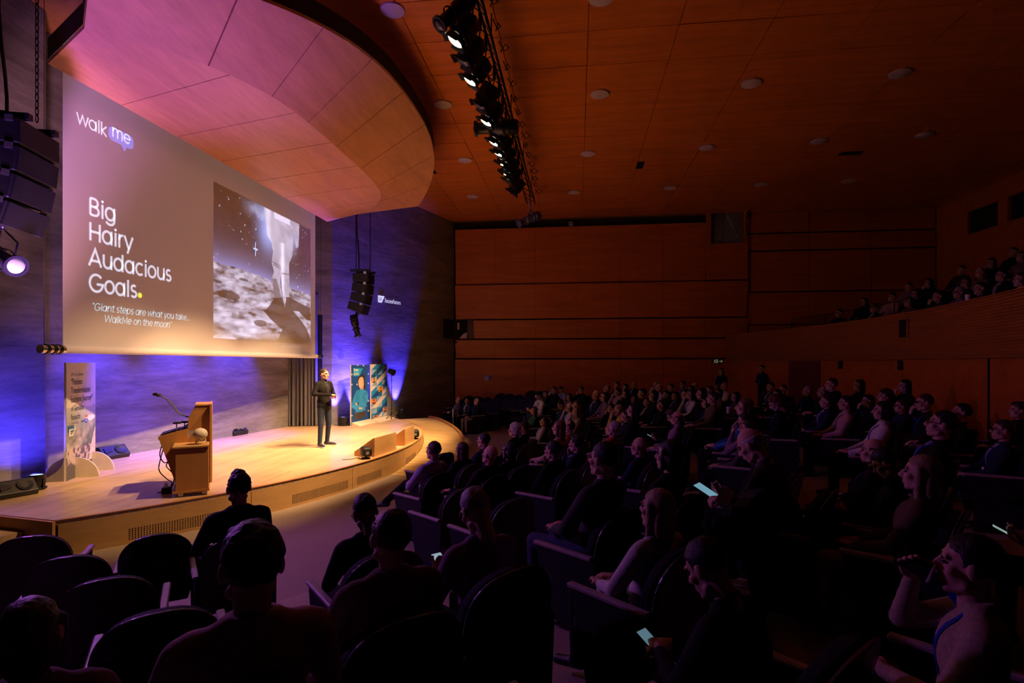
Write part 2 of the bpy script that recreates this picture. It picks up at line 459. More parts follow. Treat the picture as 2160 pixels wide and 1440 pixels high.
# balcony steps
balc = struct('balcony_floor', barc(BR + 0.1, BR + 1.7, BA0, BA1, PZ0 + 0.02, PZ0 + 0.2), M_CARPET)
for k in range(1, 7):
    obj('balcony_step', barc(BR + 0.76 + 0.9 * k, BR + 1.66 + 0.9 * k, BA0, BA1, PZ0 + 0.02, PZ0 + 0.2 + 0.38 * k, 30), M_CARPET, balc)
def balc_floor(r):
    k = max(0, int((r - BR - 0.76) / 0.9)); return PZ0 + 0.2 + (0.38 * k if k else 0)
# doors and joints in the rear wall
def on_rear(x):
    """angle on the rear wall for a picture column"""
    best = None
    for k in range(600):
        a = BA0 + (BA1 - BA0) * k / 599; p = bpt(BR + 0.12, a, 0)
        D = -SN * p.x + CS * p.y; X = CS * p.x + SN * p.y
        if D < 1: continue
        px = 1080 + FPX * X / D
        if best is None or abs(px - x) < best[0]: best = (abs(px - x), a)
    return best[1]
da, db = on_rear(1730), on_rear(1665)
o = tag(obj('door_2', barc(BR + 0.08, BR + 0.13, da, db, 0.74, PZ0 - 0.02, 6), pm('red_brown_door', (0.16, 0.035, 0.02), 0.5)), kind='structure')
for x in (2086,):
    a = on_rear(x); tag(obj('trim_%d' % (1 if x > 2000 else 2 if x > 1900 else 3), barc(BR + 0.105, BR + 0.13, a - 0.0012, a + 0.0012, 0.74, PZ0, 2), M_DARK), kind='structure')

# ------------------------------------------------------------------ canopy over the stage
can = thing('acoustic_canopy', 'curved maple veneer acoustic canopy hanging over the stage', 'canopy', (-6.0, 10.9, CAMZ + 4.3))
def lerp(a, b, t): return a + (b - a) * t
def c_back(t): return Vector((-7.1, lerp(6.57, 14.87, t), CAMZ + 4.05))
def c_bend(t):
    k = 1 - abs(2 * t - 1) ** 4
    return Vector((-6.3 + 1.55 * k, lerp(6.3, 15.1, t), CAMZ + 4.30))
def c_front(t):
    s = abs(2 * t - 1); k = 1 - s ** 2.6
    return Vector((lerp(-5.4, -4.63, t) + lerp(1.95, 1.5, t) * k, lerp(5.5, 15.56, t), CAMZ + 4.6 + 0.6 * (1 - s * s)))
def strip(fa, fb, t0, t1, thick=0.05, n=8, m=6):
    bm = NB(); top = []; bot = []
    for i in range(n + 1):
        t = lerp(t0, t1, i / n); a, b = fa(t), fb(t)
        bot.append([bm.verts.new(a.lerp(b, j / m)) for j in range(m + 1)])
        top.append([bm.verts.new(a.lerp(b, j / m) + Vector((0, 0, thick))) for j in range(m + 1)])
    for i in range(n):
        for j in range(m):
            f = bm.faces.new((bot[i][j], bot[i][j + 1], bot[i + 1][j + 1], bot[i + 1][j])); f.smooth = True
            bm.faces.new((top[i][j], top[i + 1][j], top[i + 1][j + 1], top[i][j + 1]))
        bm.faces.new((bot[i][0], bot[i + 1][0], top[i + 1][0], top[i][0]))
        bm.faces.new((bot[i][m], top[i][m], top[i + 1][m], bot[i + 1][m]))
    for i in (0, n):
        for j in range(m):
            q = (bot[i][j], top[i][j], top[i][j + 1], bot[i][j + 1]); bm.faces.new(q if i == 0 else tuple(reversed(q)))
    return bm
e = 0.0009
inner = [0, 0.145, 0.29, 0.435, 0.58, 0.725, 0.87, 1.0]
outer = [0, 0.115, 0.225, 0.335, 0.46, 0.60, 0.74, 0.88, 1.0]
for t0, t1 in zip(inner, inner[1:]):
    obj('canopy_panel', strip(c_back, c_bend, t0 + e, t1 - e), M_CANOPY, can)
for t0, t1 in zip(outer, outer[1:]):
    obj('canopy_panel', strip(c_bend, c_front, t0 + e, t1 - e), M_CANOPY, can)
M_EDGE = pm('canopy_edge', (0.05, 0.02, 0.014), 0.6)
def rim(pts, h=0.34):
    bm = NB(); prev = None
    for p in pts:
        r = [bm.verts.new(p + Vector((0, 0, 0.05))), bm.verts.new(p + Vector((0, 0, h)))]
        if prev: bm.faces.new((prev[0], r[0], r[1], prev[1]))
        prev = r
    bmesh.ops.solidify(bm, geom=bm.faces[:], thickness=0.03)
    return bm
obj('rim', rim([c_front(k / 40) for k in range(41)]), M_EDGE, can)
obj('rim', rim([c_back(0), c_bend(0), c_front(0)]), M_EDGE, can)
obj('rim', rim([c_front(1), c_bend(1), c_back(1)]), M_EDGE, can)
for t in (0.2, 0.5, 0.8):
    for f in (c_bend, c_front):
        p = f(t); q = p.lerp(c_bend(t), 0.3)
        bm = NB(); tube(bm, [q + Vector((0, 0, 0.04)), (q.x, q.y, CEILZ)], 0.012, 6); obj('hanger_rod', bm, M_BLACKM, can)

# ceiling loudspeakers (round grilles)
M_CSPK = pm('ceiling_grille', (0.62, 0.50, 0.55), 0.6, 0.15, 150.0, bump=0.3)
bm = NB(); lathe(bm, [(0, 0.0), (0.19, 0.0), (0.205, 0.008), (0.205, 0.03), (0, 0.03)], 28)
cs_me = None
spk = [(828, 18), (935, 218), (981, 336), (997, 413), (1268, -8), (1265, 196), (1241, 322), (1211, 404), (1585, 173), (1490, 309), (1413, 395),
       (1898, 152), (1727, 296), (1605, 387), (1950, 283), (1790, 380)]
names = {(828, 18): 'largest grey round ceiling loudspeaker, top centre over the canopy edge', (935, 218): 'grey round ceiling loudspeaker right beside the curved canopy tip',
         (981, 336): 'grey round ceiling loudspeaker below the canopy tip, third from the top', (997, 413): 'small grey round ceiling loudspeaker above the side wall, left of the lighting bar end',
         (1265, 196): 'grey round ceiling loudspeaker to the right of the middle of the lighting bar', (1241, 322): 'grey round ceiling loudspeaker right of the lower lighting bar',
         (1211, 404): 'small grey round ceiling loudspeaker right of the lighting bar end', (1585, 173): 'dim round ceiling loudspeaker third across from the canopy, nearest row',
         (1490, 309): 'dim round ceiling loudspeaker third across, middle row', (1413, 395): 'dim round ceiling loudspeaker third across, row by the side wall',
         (1898, 152): 'dark round ceiling loudspeaker fourth across, nearest row', (1727, 296): 'dark round ceiling loudspeaker fourth across, middle row',
         (1605, 387): 'dark round ceiling loudspeaker above the booth window', (1950, 283): 'darkest round ceiling loudspeaker near the right edge', (1268, -8): 'round ceiling loudspeaker cut by the top edge of the picture',
         (1790, 380): 'barely lit round ceiling loudspeaker fifth across near the side wall'}
first = None
for p in spk:
    q = ray_xy(p[0], p[1], (CEILZ - CAMZ) * FPX / (HORIZON - p[1]))
    if first is None: first = o = obj('ceiling_loudspeaker', bm, [M_CSPK])
    else: o = first.copy(); link(o)
    o.location = (q.x, q.y, CEILZ - 0.05)
    tag(o, names[p], 'loudspeaker', 'round loudspeakers in the ceiling')
# ceiling slots
for x, y, sx, sy, lab in ((1350, 347, 0.10, 0.28, 'black ventilation slot in the ceiling right of the lighting bar'), (912, 362, 0.12, 0.12, 'dark square hatch in the ceiling beside the canopy tip'),
                          (1795, 322, 0.3, 0.12, 'dim black ventilation slot in the dark part of the ceiling')):
    q = ray_xy(x, y, (CEILZ - CAMZ) * FPX / (HORIZON - y)); bm = NB()
    box(bm, (q.x - sx, q.y - sy, CEILZ - 0.03), (q.x + sx, q.y + sy, CEILZ - 0.005)); bevel(bm, 0.006, 1)
    tag(obj('ceiling_slot', bm, M_DARK), lab, 'vent')
# booth window in the side wall, with ladder and drape behind the glass
zt, zb = zc(450), zc(526); xa, xb = 5.33, 6.60
bw = NB()
for lo, hi in (((xa - 0.05, zb - 0.05), (xb + 0.05, zb)), ((xa - 0.05, zt), (xb + 0.05, zt + 0.06)), ((xa - 0.05, zb), (xa, zt)), ((xb, zb), (xb + 0.06, zt))):
    box(bw, (lo[0], FAR_Y - 0.02, lo[1]), (hi[0], FAR_Y + 0.12, hi[1]))
win = tag(obj('window_3', bw, M_WALLW), kind='structure')
bm = NB(); box(bm, (xa, FAR_Y + 0.26, zb), (xb, FAR_Y + 0.28, zt)); obj('booth_interior', bm, pm('booth_green_dark', (0.10, 0.13, 0.11), 0.7), win)
bm = NB()
for x in (xa + 0.12, xa + 0.5): box(bm, (x, FAR_Y + 0.2, zb), (x + 0.03, FAR_Y + 0.23, zt))
obj('ladder_rail', bm, M_BLACK, win)
for k in range(5):
    bm = NB(); z = lerp(zb, zt, (k + 0.5) / 5); box(bm, (xa + 0.15, FAR_Y + 0.2, z), (xa + 0.5, FAR_Y + 0.225, z + 0.03)); obj('ladder_rung', bm, M_BLACK, win)
bm = NB()
for k in range(5):
    x0 = xa + 0.62; pts = [(x0 + 0.02 * k + (xb - 0.25 - x0) * s, FAR_Y + 0.21, lerp(zt - 0.1, zb + 0.5, s ** (0.5 + 0.18 * k)) - 0.06 * k) for s in np.linspace(0.02, 1, 12)]
    tube(bm, pts, 0.022, 5)
obj('drape', bm, pm('pale_drape', (0.5, 0.5, 0.48), 0.8), win)
bm = NB(); box(bm, (xa, FAR_Y + 0.1, zb), (xb, FAR_Y + 0.106, zt))
mg, nt, b = nodes_of('clear_glass'); b.inputs['Roughness'].default_value = 0.05; b.inputs['Base Color'].default_value = (0.6, 0.62, 0.65, 1)
tr_ = N(nt, 'ShaderNodeBsdfTransparent'); mx_ = N(nt, 'ShaderNodeMixShader'); mx_.inputs[0].default_value = 0.12
nt.links.new(tr_.outputs[0], mx_.inputs[1]); nt.links.new(b.outputs[0], mx_.inputs[2]); nt.links.new(mx_.outputs[0], nt.nodes['Material Output'].inputs[0])
obj('pane', bm, mg, win)
# small corner window between concrete and veneer
zt, zb = zc(674), zc(714)
w4 = NB(); box(w4, (-5.1, FAR_Y + 0.25, zb), (-4.34, FAR_Y + 0.29, zt)); w4o = tag(obj('window_4', w4, M_DARK), kind='structure')
bm = NB(); box(bm, (-4.62, FAR_Y + 0.2, zb), (-4.34, FAR_Y + 0.26, zt)); obj('reveal', bm, pm('brown_reveal', (0.12, 0.07, 0.06), 0.7), w4o)
bm = NB(); prism(bm, [(-4.98, FAR_Y + 0.2, zb + 0.02), (-4.66, FAR_Y + 0.2, zb + 0.02), (-4.64, FAR_Y + 0.2, zb + 0.28), (-4.8, FAR_Y + 0.2, zb + 0.22)], (0, 0.03, 0)); obj('paper_pile', bm, M_WHITE, w4o)
bm = NB(); box(bm, (-5.06, FAR_Y + 0.2, zb + 0.4), (-4.98, FAR_Y + 0.22, zt - 0.1)); obj('desk_lamp', bm, M_WHITE, w4o)
p_ = at_z(938, 700, 0) if False else None
q0 = Vector((-5.35, 22.2, 0)); q1 = Vector((-5.22, 22.6, 0))
bm = NB(); n_ = Vector((wing_d.y, -wing_d.x, 0)) * 0.03
prism(bm, [Vector((-5.46, 21.85, zb)) + n_, Vector((-5.22, 22.55, zb)) + n_, Vector((-5.22, 22.55, zt)) + n_, Vector((-5.46, 21.85, zt)) + n_], n_ * 0.6)
obj('opening', bm, M_DARK, w4o)

# ================================================================== SCREEN AND SLIDE
SV = -7.4
def scr(x, y, off=0.0):
    a = (x - 1080.0) / FPX; D = SV / (CS * a - SN)
    return Vector((SV + off, D * (SN * a + CS), CAMZ + (HORIZON - y) / FPX * D))
def emis(name, c, s, base=(0.7, 0.7, 0.7), rough=0.8):
    return pm(name, base, rough, 0.02, emit=c, es=s)
SL, SR = scr(133, 738).y, scr(665, 752).y
SZ0, SZ1 = CAMZ + 0.20, CAMZ + 4.9
screen = thing('projection_screen', 'large projection screen showing a slide above the stage', 'screen', (SV, (SL + SR) / 2, SZ0))
M_SCR = pm('screen_fabric', (0.60, 0.58, 0.57), 0.85, 0.015, 2.0, spec=0.1, emit=(0.80, 0.43, 0.40), es=0.14)  # mauve glow stands in for ambient light and projector black level
bm = NB(); box(bm, (SV - 0.006, SL, SZ0), (SV, SR, SZ1)); obj('fabric', bm, M_SCR, screen)
bm = NB(); tube(bm, [(SV + 0.02, SL - 0.02, SZ0), (SV + 0.02, SR + 0.02, SZ0)], 0.055, 16); obj('bottom_tube', bm, M_SCR, screen)
for u0, u1 in ((SL - 0.36, SL - 0.02), (SR + 0.02, SR + 0.34)):
    bm = NB(); tube(bm, [(SV + 0.02, u0, SZ0), (SV + 0.02, u1, SZ0)], 0.062, 16); e_ = obj('tube_end', bm, M_STEEL, screen)
    for k in (0.25, 0.55, 0.8):
        bm = NB(); u = lerp(u0, u1, k); tube(bm, [(SV + 0.02, u - 0.02, SZ0), (SV + 0.02, u + 0.02, SZ0)], 0.072, 16); obj('collar', bm, M_BLACKM, e_)
for u in (SL - 0.3, SR + 0.28):
    bm = NB(); tube(bm, [(SV + 0.02, u, SZ0), (SV + 0.02, u, CEILZ)], 0.004, 5); obj('guide_wire', bm, M_BLACKM, screen)

# --- stroke lettering for the slide (geometric sans)
def arc_(cx, cy, rx, a0, a1, ry=None, n=20):
    ry = ry or rx
    return [(cx + rx * math.cos(math.radians(a0 + (a1 - a0) * k / n)), cy + ry * math.sin(math.radians(a0 + (a1 - a0) * k / n))) for k in range(n + 1)]
XH, CAP, ASC = 0.53, 0.70, 0.74
R_ = 0.235
def bowl(cx): return arc_(cx, XH / 2, R_, 0, 360, XH / 2 - 0.0, 32)
G = {}
G['o'] = ([bowl(.29)], .58); G['a'] = ([bowl(.29), [(.525, XH + .04), (.525, -.04)]], .63)
G['d'] = ([bowl(.29), [(.525, ASC), (.525, -.04)]], .63)
G['g'] = ([bowl(.29), [(.525, XH + .04), (.525, 0)] + arc_(.29, -.0, .235, 0, -150, .20)], .63)
G['p'] = ([bowl(.33), [(.095, XH + .04), (.095, -.24)]], .62)
G['c'] = ([arc_(.29, XH / 2, R_, 48, 312, XH / 2)], .54)
G['e'] = ([arc_(.29, XH / 2, R_, 0, 318, XH / 2), [(.055, XH / 2), (.525, XH / 2)]], .58)
G['s'] = ([arc_(.225, .395, .135, 40, 270, .135)[:-1] + arc_(.225, .135, .155, 90, -150, .135)], .45)
G['i'] = ([[(.11, -.04), (.11, XH + .04)], arc_(.11, .70, .012, 0, 360)], .22)
G['l'] = ([[(.11, -.04), (.11, ASC)]], .22)
G['n'] = ([[(.095, -.04), (.095, XH + .04)], arc_(.30, .30, .205, 180, 0, .23) + [(.505, -.04)]], .60)
G['h'] = ([[(.095, -.04), (.095, ASC)], arc_(.30, .30, .205, 180, 0, .23) + [(.505, -.04)]], .60)
G['m'] = ([[(.095, -.04), (.095, XH + .04)], arc_(.27, .33, .175, 180, 0, .20) + [(.445, -.04)], arc_(.62, .33, .175, 180, 0, .20) + [(.795, -.04)]], .89)
G['u'] = ([[(.095, XH + .04), (.095, .23)] + arc_(.30, .23, .205, 180, 360, .23) + [(.505, XH + .04)], [(.505, .3), (.505, -.04)]], .60)
G['r'] = ([[(.095, -.04), (.095, XH + .04)], arc_(.27, .32, .175, 180, 75, .21)], .36)
G['t'] = ([[(.16, .70), (.16, .12)] + arc_(.27, .12, .11, 180, 270, .12) + [(.33, 0)], [(.02, XH), (.33, XH)]], .36)
G['k'] = ([[(.095, -.04), (.095, ASC)], [(.45, XH + .03), (.13, .24), (.47, -.03)]], .50)
G['w'] = ([[(.03, XH + .04), (.22, 0), (.41, XH), (.60, 0), (.79, XH + .04)]], .82)
G['y'] = ([[(.03, XH + .04), (.27, 0)], [(.51, XH + .04), (.20, -.22)]], .54)
G['W'] = ([[(.03, CAP + .03), (.25, 0), (.50, CAP), (.75, 0), (.97, CAP + .03)]], 1.0)
G['M'] = ([[(.09, -.04), (.09, CAP), (.40, .12), (.71, CAP), (.71, -.04)]], .80)
G['B'] = ([[(.095, 0), (.095, CAP)], [(.095, CAP), (.30, CAP)] + arc_(.30, .53, .17, 90, -90, .17) + [(.095, .36)], [(.30, .36)] + arc_(.33, .18, .19, 90, -90, .18) + [(.095, 0)]], .60)
G['H'] = ([[(.095, -.04), (.095, CAP + .03)], [(.575, -.04), (.575, CAP + .03)], [(.095, .355), (.575, .355)]], .67)
G['A'] = ([[(.03, -.03), (.34, CAP), (.65, -.03)], [(.13, .20), (.55, .20)]], .68)
G['G'] = ([arc_(.40, .35, .335, 42, 345, .36) + [(.735, .31), (.42, .31)]], .80)
G['.'] = ([arc_(.10, .04, .018, 0, 360)], .20); G["'"] = ([[(.06, .56), (.09, .72)]], .14)
G['"'] = ([[(.05, .56), (.09, .72)], [(.17, .56), (.21, .72)]], .28); G[' '] = ([], .24)
def stroke(bm, pts, w, f):
    n = len(pts); L = []
    for i in range(n):
        closed = n > 3 and math.dist(pts[0], pts[-1]) < 1e-6
        a = pts[i - 1] if i > 0 else (pts[-2] if closed else pts[0])
        b = pts[i + 1] if i < n - 1 else (pts[1] if closed else pts[-1])
        d1 = Vector((pts[i][0] - a[0], pts[i][1] - a[1])); d2 = Vector((b[0] - pts[i][0], b[1] - pts[i][1]))
        d1 = d1.normalized() if d1.length > 1e-9 else d2.normalized(); d2 = d2.normalized() if d2.length > 1e-9 else d1
        t = d1 + d2
        if t.length < 1e-6: t = d1
        t.normalize(); nn = Vector((-t.y, t.x)); k = 1.0 / max(0.45, nn.dot(Vector((-d1.y, d1.x))))
        L.append((bm.verts.new(f(pts[i][0] + nn.x * w * k / 2, pts[i][1] + nn.y * w * k / 2)), bm.verts.new(f(pts[i][0] - nn.x * w * k / 2, pts[i][1] - nn.y * w * k / 2))))
    for (a, b), (c, d) in zip(L, L[1:]): bm.faces.new((a, b, d, c))
def letters(text, u, z, em, m, name, weight=0.102, slant=0.0, track=0.0, off=0.004, sx=1.0, parent=None):
    bm = NB(); x = 0.0
    for ch in text:
        st, adv = G[ch]
        for s in st:
            w_ = weight
            if ch in '.i' and len(s) == 21 and s[0][0] < .14: w_ = weight * 0.9
            stroke(bm, s, w_, lambda px, py, x=x: Vector((SV + off, u + (x + px * sx + slant * py) * em, z + py * em)))
        x += adv * sx + track
    return obj(name, bm, m, parent or screen), x * em
M_TXT = emis('slide_white', (0.85, 0.82, 1.0), 0.75)
M_TXT2 = emis('slide_cyan_white', (0.62, 0.86, 1.0), 0.62)
EM = 0.362
b0 = scr(190, 451.7); zb = [scr(190, y).z for y in (451.7, 504.5, 558.3, 612.5)]
for i, t in enumerate(('Big', 'Hairy', 'Audacious', 'Goals')):
    _, wd = letters(t, b0.y - 0.03, zb[i], EM, M_TXT, 'slide_text', track=0.005, sx=0.955)
bm = NB(); stroke(bm, arc_(0, 0, 0.022, 0, 360), 0.045, lambda px, py: Vector((SV + 0.004, b0.y + wd + 0.02 + px, zb[3] + 0.045 + py))); obj('slide_full_stop', bm, emis('slide_yellow', (1.0, 0.85, 0.05), 0.9), screen)
q = scr(193, 653); letters('"Giant steps are what you take...', q.y, q.z, 0.152, M_TXT2, 'slide_text', 0.075, 0.16, 0.004, sx=0.93)
q = scr(219, 678.5); letters('WalkMe on the moon"', q.y, q.z, 0.152, M_TXT2, 'slide_text', 0.075, 0.16, 0.004, sx=0.93)
# logo: word and speech bubble
q = scr(161, 257); _, wk = letters('walk', q.y, q.z, 0.265, M_TXT, 'slide_logo_text', 0.085, 0.0, -0.01, sx=0.94)
bl, br_ = scr(229, 290).y, scr(281.5, 305).y; bz0, bz1 = scr(229, 290.5).z, scr(229, 262.5).z
bz0 -= 0.015
bm = NB(); rr = 0.085; P = []
for cx, cy, a in ((br_ - rr, bz1 - rr, 0), (bl + rr, bz1 - rr, 90), (bl + rr, bz0 + rr, 180)):
    P += [(cx + rr * math.cos(math.radians(a + 15 * k)), cy + rr * math.sin(math.radians(a + 15 * k))) for k in range(7)]
mid = lerp(bl, br_, 0.60)
P += [(mid - 0.05, bz0), (mid + 0.015, bz0 - 0.085), (mid + 0.06, bz0)]
P += [(br_ - rr + rr * math.cos(math.radians(270 + 15 * k)), bz0 + rr + rr * math.sin(math.radians(270 + 15 * k))) for k in range(7)]
prism(bm, [(SV + 0.002, a, b) for a, b in P], (0.001, 0, 0)); obj('slide_logo_bubble', bm, emis('slide_periwinkle', (0.20, 0.25, 0.95), 0.62), screen)
letters('me', bl + 0.055, bz0 + 0.075, 0.262, M_TXT, 'slide_logo_text', 0.09, 0, 0, off=0.006, sx=0.97)

# --- painted pictures: a fine grid whose colour is computed point by point
def painted(name, origin, ux, uy, w, h, nx, ny, fn, es, parent, base=None):
    """flat print: fn(U, V) -> rgb arrays, U,V in 0..1"""
    origin = Vector(origin); ux = Vector(ux).normalized(); uy = Vector(uy).normalized()
    U, V = np.meshgrid(np.linspace(0, 1, nx + 1), np.linspace(0, 1, ny + 1))
    co = np.array(origin)[None, :] + U.reshape(-1, 1) * w * np.array(ux) + V.reshape(-1, 1) * h * np.array(uy)
    idx = np.arange((nx + 1) * (ny + 1)).reshape(ny + 1, nx + 1)
    fa = np.stack([idx[:-1, :-1], idx[:-1, 1:], idx[1:, 1:], idx[1:, :-1]], -1).reshape(-1, 4)
    me = bpy.data.meshes.new(name); me.from_pydata(co.tolist(), [], fa.tolist())
    rgb = np.clip(fn(U.ravel(), V.ravel()), 0, 1)
    at = me.color_attributes.new('print', 'FLOAT_COLOR', 'POINT')
    at.data.foreach_set('color', np.c_[rgb, np.ones(len(rgb))].astype(np.float32).ravel())
    m, nt, b = nodes_of(name + '_print'); vc = N(nt, 'ShaderNodeVertexColor'); vc.layer_name = 'print'
    b.inputs['Roughness'].default_value = 0.6; b.inputs['Specular IOR Level'].default_value = 0.2
    if es > 0:
        nt.links.new(vc.outputs['Color'], b.inputs['Emission Color']); b.inputs['Emission Strength'].default_value = es
        b.inputs['Base Color'].default_value = (0.60, 0.58, 0.57, 1)
    else:
        nt.links.new(vc.outputs['Color'], b.inputs['Base Color'])
    me.materials.append(m)
    o = link(bpy.data.objects.new(name, me)); o.parent = parent; o.matrix_parent_inverse = parent.matrix_basis.inverted()
    return o
def inpoly(U, V, pts):
    r = np.zeros(U.shape, bool); n = len(pts)
    for i in range(n):
        (x1, y1), (x2, y2) = pts[i], pts[(i + 1) % n]
        c = ((y1 > V) != (y2 > V)) & (U < (x2 - x1) * (V - y1) / (y2 - y1 + 1e-12) + x1); r ^= c
    return r
def vnoise(U, V, sx, sy, seed=0, octaves=4):
    out = np.zeros(U.shape); amp = 1.0; tot = 0
    rng = np.random.RandomState(seed)
    for k in range(octaves):
        n = 64; tab = rng.rand(n, n); x = U * sx * 2**k; y = V * sy * 2**k
        xi = np.floor(x).astype(int); yi = np.floor(y).astype(int); fx = x - xi; fy = y - yi
        fx = fx * fx * (3 - 2 * fx); fy = fy * fy * (3 - 2 * fy)
        t = lambda a, b: tab[(yi + b) % n, (xi + a) % n]
        out += amp * ((t(0, 0) * (1 - fx) + t(1, 0) * fx) * (1 - fy) + (t(0, 1) * (1 - fx) + t(1, 1) * fx) * fy); tot += amp; amp *= 0.5
    return out / tot
PU0, PU1, PZ0_, PZ1_ = scr(450, 600).y, scr(655, 600).y, scr(455, 712.5).z, scr(557, 436).z
def c3(cx, cy):
    p = scr(430 + cx / 3.692, 370 + cy / 3.692); return ((p.y - PU0) / (PU1 - PU0), (p.z - PZ0_) / (PZ1_ - PZ0_))
def moon(U, V):
    c = np.zeros((len(U), 3))
    hz = [c3(*p) for p in ((75, 660), (130, 690), (300, 730), (480, 800), (540, 830), (660, 870), (825, 930))]
    hx = np.array([p[0] for p in hz]); hy = np.array([p[1] for p in hz])
    H = np.interp(U, hx, hy) + 0.012 * (vnoise(U, V * 0, 30, 1, 3) - .5)
    glow = np.exp(-np.clip(V - H, 0, 1) / 0.07)
    c += glow[:, None] * np.array((.16, .17, .42)) + np.array((.005, .004, .010))
    ac = c3(505, 420); d = np.hypot((U - ac[0]) * 1.3, (V - ac[1]) * 0.8)
    c += np.exp(-(d / .12)**2)[:, None] * np.array((.30, .42, .95)) * 0.9
    ac = c3(420, 270); d = np.hypot((U - ac[0]) * 0.8, (V - ac[1]) * 1.6)
    c += (np.exp(-(d / .08)**2) * vnoise(U, V, 20, 20, 9))[:, None] * np.array((.5, .6, 1.0)) * 0.9
    c += (np.exp(-((U - c3(690, 470)[0]) / .05)**2 - ((V - c3(690, 470)[1]) / .12)**2))[:, None] * np.array((.4, .5, .9)) * .6
    top = np.clip((V - .80) / .2, 0, 1) * np.clip((0.55 - U) / .4, 0, 1); c *= (1 - 0.8 * top)[:, None]
    rng = np.random.RandomState(5)
    for k in range(170):
        x, y = rng.rand(2); b = 0.25 + 0.75 * rng.rand()**3; s = 0.0016 + 0.0028 * rng.rand()**2
        m = (np.abs(U - x) < s) & (np.abs(V - y) < s * 1.3) & (V > H); c[m] += b * np.array((.75, .8, 1))
    sx, sy = c3(402, 573); m = ((np.abs(U - sx) < .004) & (np.abs(V - sy) < .05)) | ((np.abs(V - sy) < .005) & (np.abs(U - sx) < .02)); c[m] += np.array((.4, .55, 1.))
    g = V < H
    tex = vnoise(U, V, 9, 26, 1, 5); fine = vnoise(U, V, 26, 60, 2, 3)
    dep = np.clip((H - V) / 0.5, 0, 1)
    val = np.clip(0.42 + 1.5 * (tex - .45) + 1.1 * (fine - .5) * (1 - dep * .75), 0.04, 1) * (0.70 + .35 * dep)
    gc = val[:, None] * np.array((.70, .66, .90))
    c[g] = gc[g]
    def ell(cx, cy, rx, ry, k):
        a, b = c3(cx, cy); a2 = c3(cx + rx, cy)[0] - a; b2 = abs(c3(cx, cy - ry)[1] - b)
        d = ((U - a) / a2)**2 + ((V - b) / b2)**2; mm = g & (d < 1.0); c[mm] *= k
        rim_ = g & (d >= 1) & (d < 1.35) & (V < b); c[rim_] = np.minimum(1, c[rim_] * 1.25)
    ell(195, 932, 85, 34, .18); ell(440, 1150, 50, 26, .25); ell(310, 812, 36, 13, .25); ell(430, 905, 60, 12, .45); ell(120, 745, 30, 25, .6)
    sh = [c3(*p) for p in ((548, 950), (610, 948), (632, 1030), (640, 950), (665, 948), (760, 1000), (828, 1030), (828, 1130), (800, 1125), (740, 1060), (690, 1050), (740, 1110), (800, 1190), (840, 1300), (560, 1310), (610, 1200), (520, 1120), (470, 1060), (520, 1000))]
    mm = g & inpoly(U, V, sh); c[mm] *= .10
    suit = [c3(*p) for p in ((468, 244), (545, 283), (670, 343), (742, 380), (740, 470), (735, 560), (716, 566), (706, 480), (694, 440), (690, 620), (662, 690), (666, 870), (662, 946), (618, 946), (606, 850), (598, 770), (590, 850), (606, 950), (548, 955), (536, 850), (531, 790), (546, 750), (528, 680), (538, 590), (524, 520), (492, 462), (476, 330))]
    ms = inpoly(U, V, suit)
    ed = vnoise(U, V, 14, 18, 7); x0 = c3(600, 500)[0]
    lit = 0.26 + 0.40 * ed + 0.35 * np.exp(-((U - c3(500, 400)[0]) / .03)**2) + 0.5 * np.exp(-((U - c3(612, 640)[0]) / .02)**2) * (V < c3(600, 520)[1])
    c[ms] = np.clip(lit[ms], 0, 1)[:, None] * np.array((.74, .68, .92))
    dk = [c3(*p) for p in ((532, 800), (565, 805), (600, 930), (606, 950), (548, 955))]; mm = inpoly(U, V, dk); c[mm] *= .35
    for a, b, e_, f_ in ((530, 668, 600, 710), (540, 690, 600, 730), (606, 762, 664, 772)):
        p, q_ = c3(a, b), c3(e_, f_); mm = ms & (np.abs(V - np.interp(U, [p[0], q_[0]], [p[1], q_[1]])) < .006) & (U > p[0]) & (U < q_[0]); c[mm] *= .45
    bt = [c3(*p) for p in ((545, 285), (670, 345), (672, 390), (548, 330))]; mm = inpoly(U, V, bt); c[mm] = np.array((.62, .56, .75))
    fade = np.clip(V / 0.09 + np.clip((0.42 - U) * 6, 0, 1), 0, 1); c *= fade[:, None]
    return c
painted('slide_picture', (SV + 0.003, PU0, PZ0_), (0, 1, 0), (0, 0, 1), PU1 - PU0, PZ1_ - PZ0_, 330, 270, moon, 1.25, screen)

def text_mesh(s, size, m, name, parent, M, extrude=0.0, align='LEFT', sx=1.0, spacing=1.0, line=1.0):
    cu = bpy.data.curves.new(name, 'FONT'); cu.body = s; cu.size = size; cu.align_x = align; cu.extrude = extrude
    cu.space_character = spacing; cu.space_line = line; cu.resolution_u = 3
    t = link(bpy.data.objects.new(name, cu)); bpy.context.view_layer.update()
    me = bpy.data.meshes.new_from_object(t.evaluated_get(bpy.context.evaluated_depsgraph_get()))
    bpy.data.objects.remove(t, do_unlink=True); bpy.data.curves.remove(cu)
    me.transform(M @ Matrix.Diagonal((sx, 1, 1, 1))); me.materials.clear(); me.materials.append(m); me.name = name
    o = link(bpy.data.objects.new(name, me))
    if parent is not None:
        o.parent = parent; o.matrix_parent_inverse = parent.matrix_basis.inverted()
    return o
def face_mat(origin, right, up):
    r = Vector(right).normalized(); u = Vector(up).normalized(); n = r.cross(u)
    return Matrix(((r.x, u.x, n.x, origin[0]), (r.y, u.y, n.y, origin[1]), (r.z, u.z, n.z, origin[2]), (0, 0, 0, 1)))
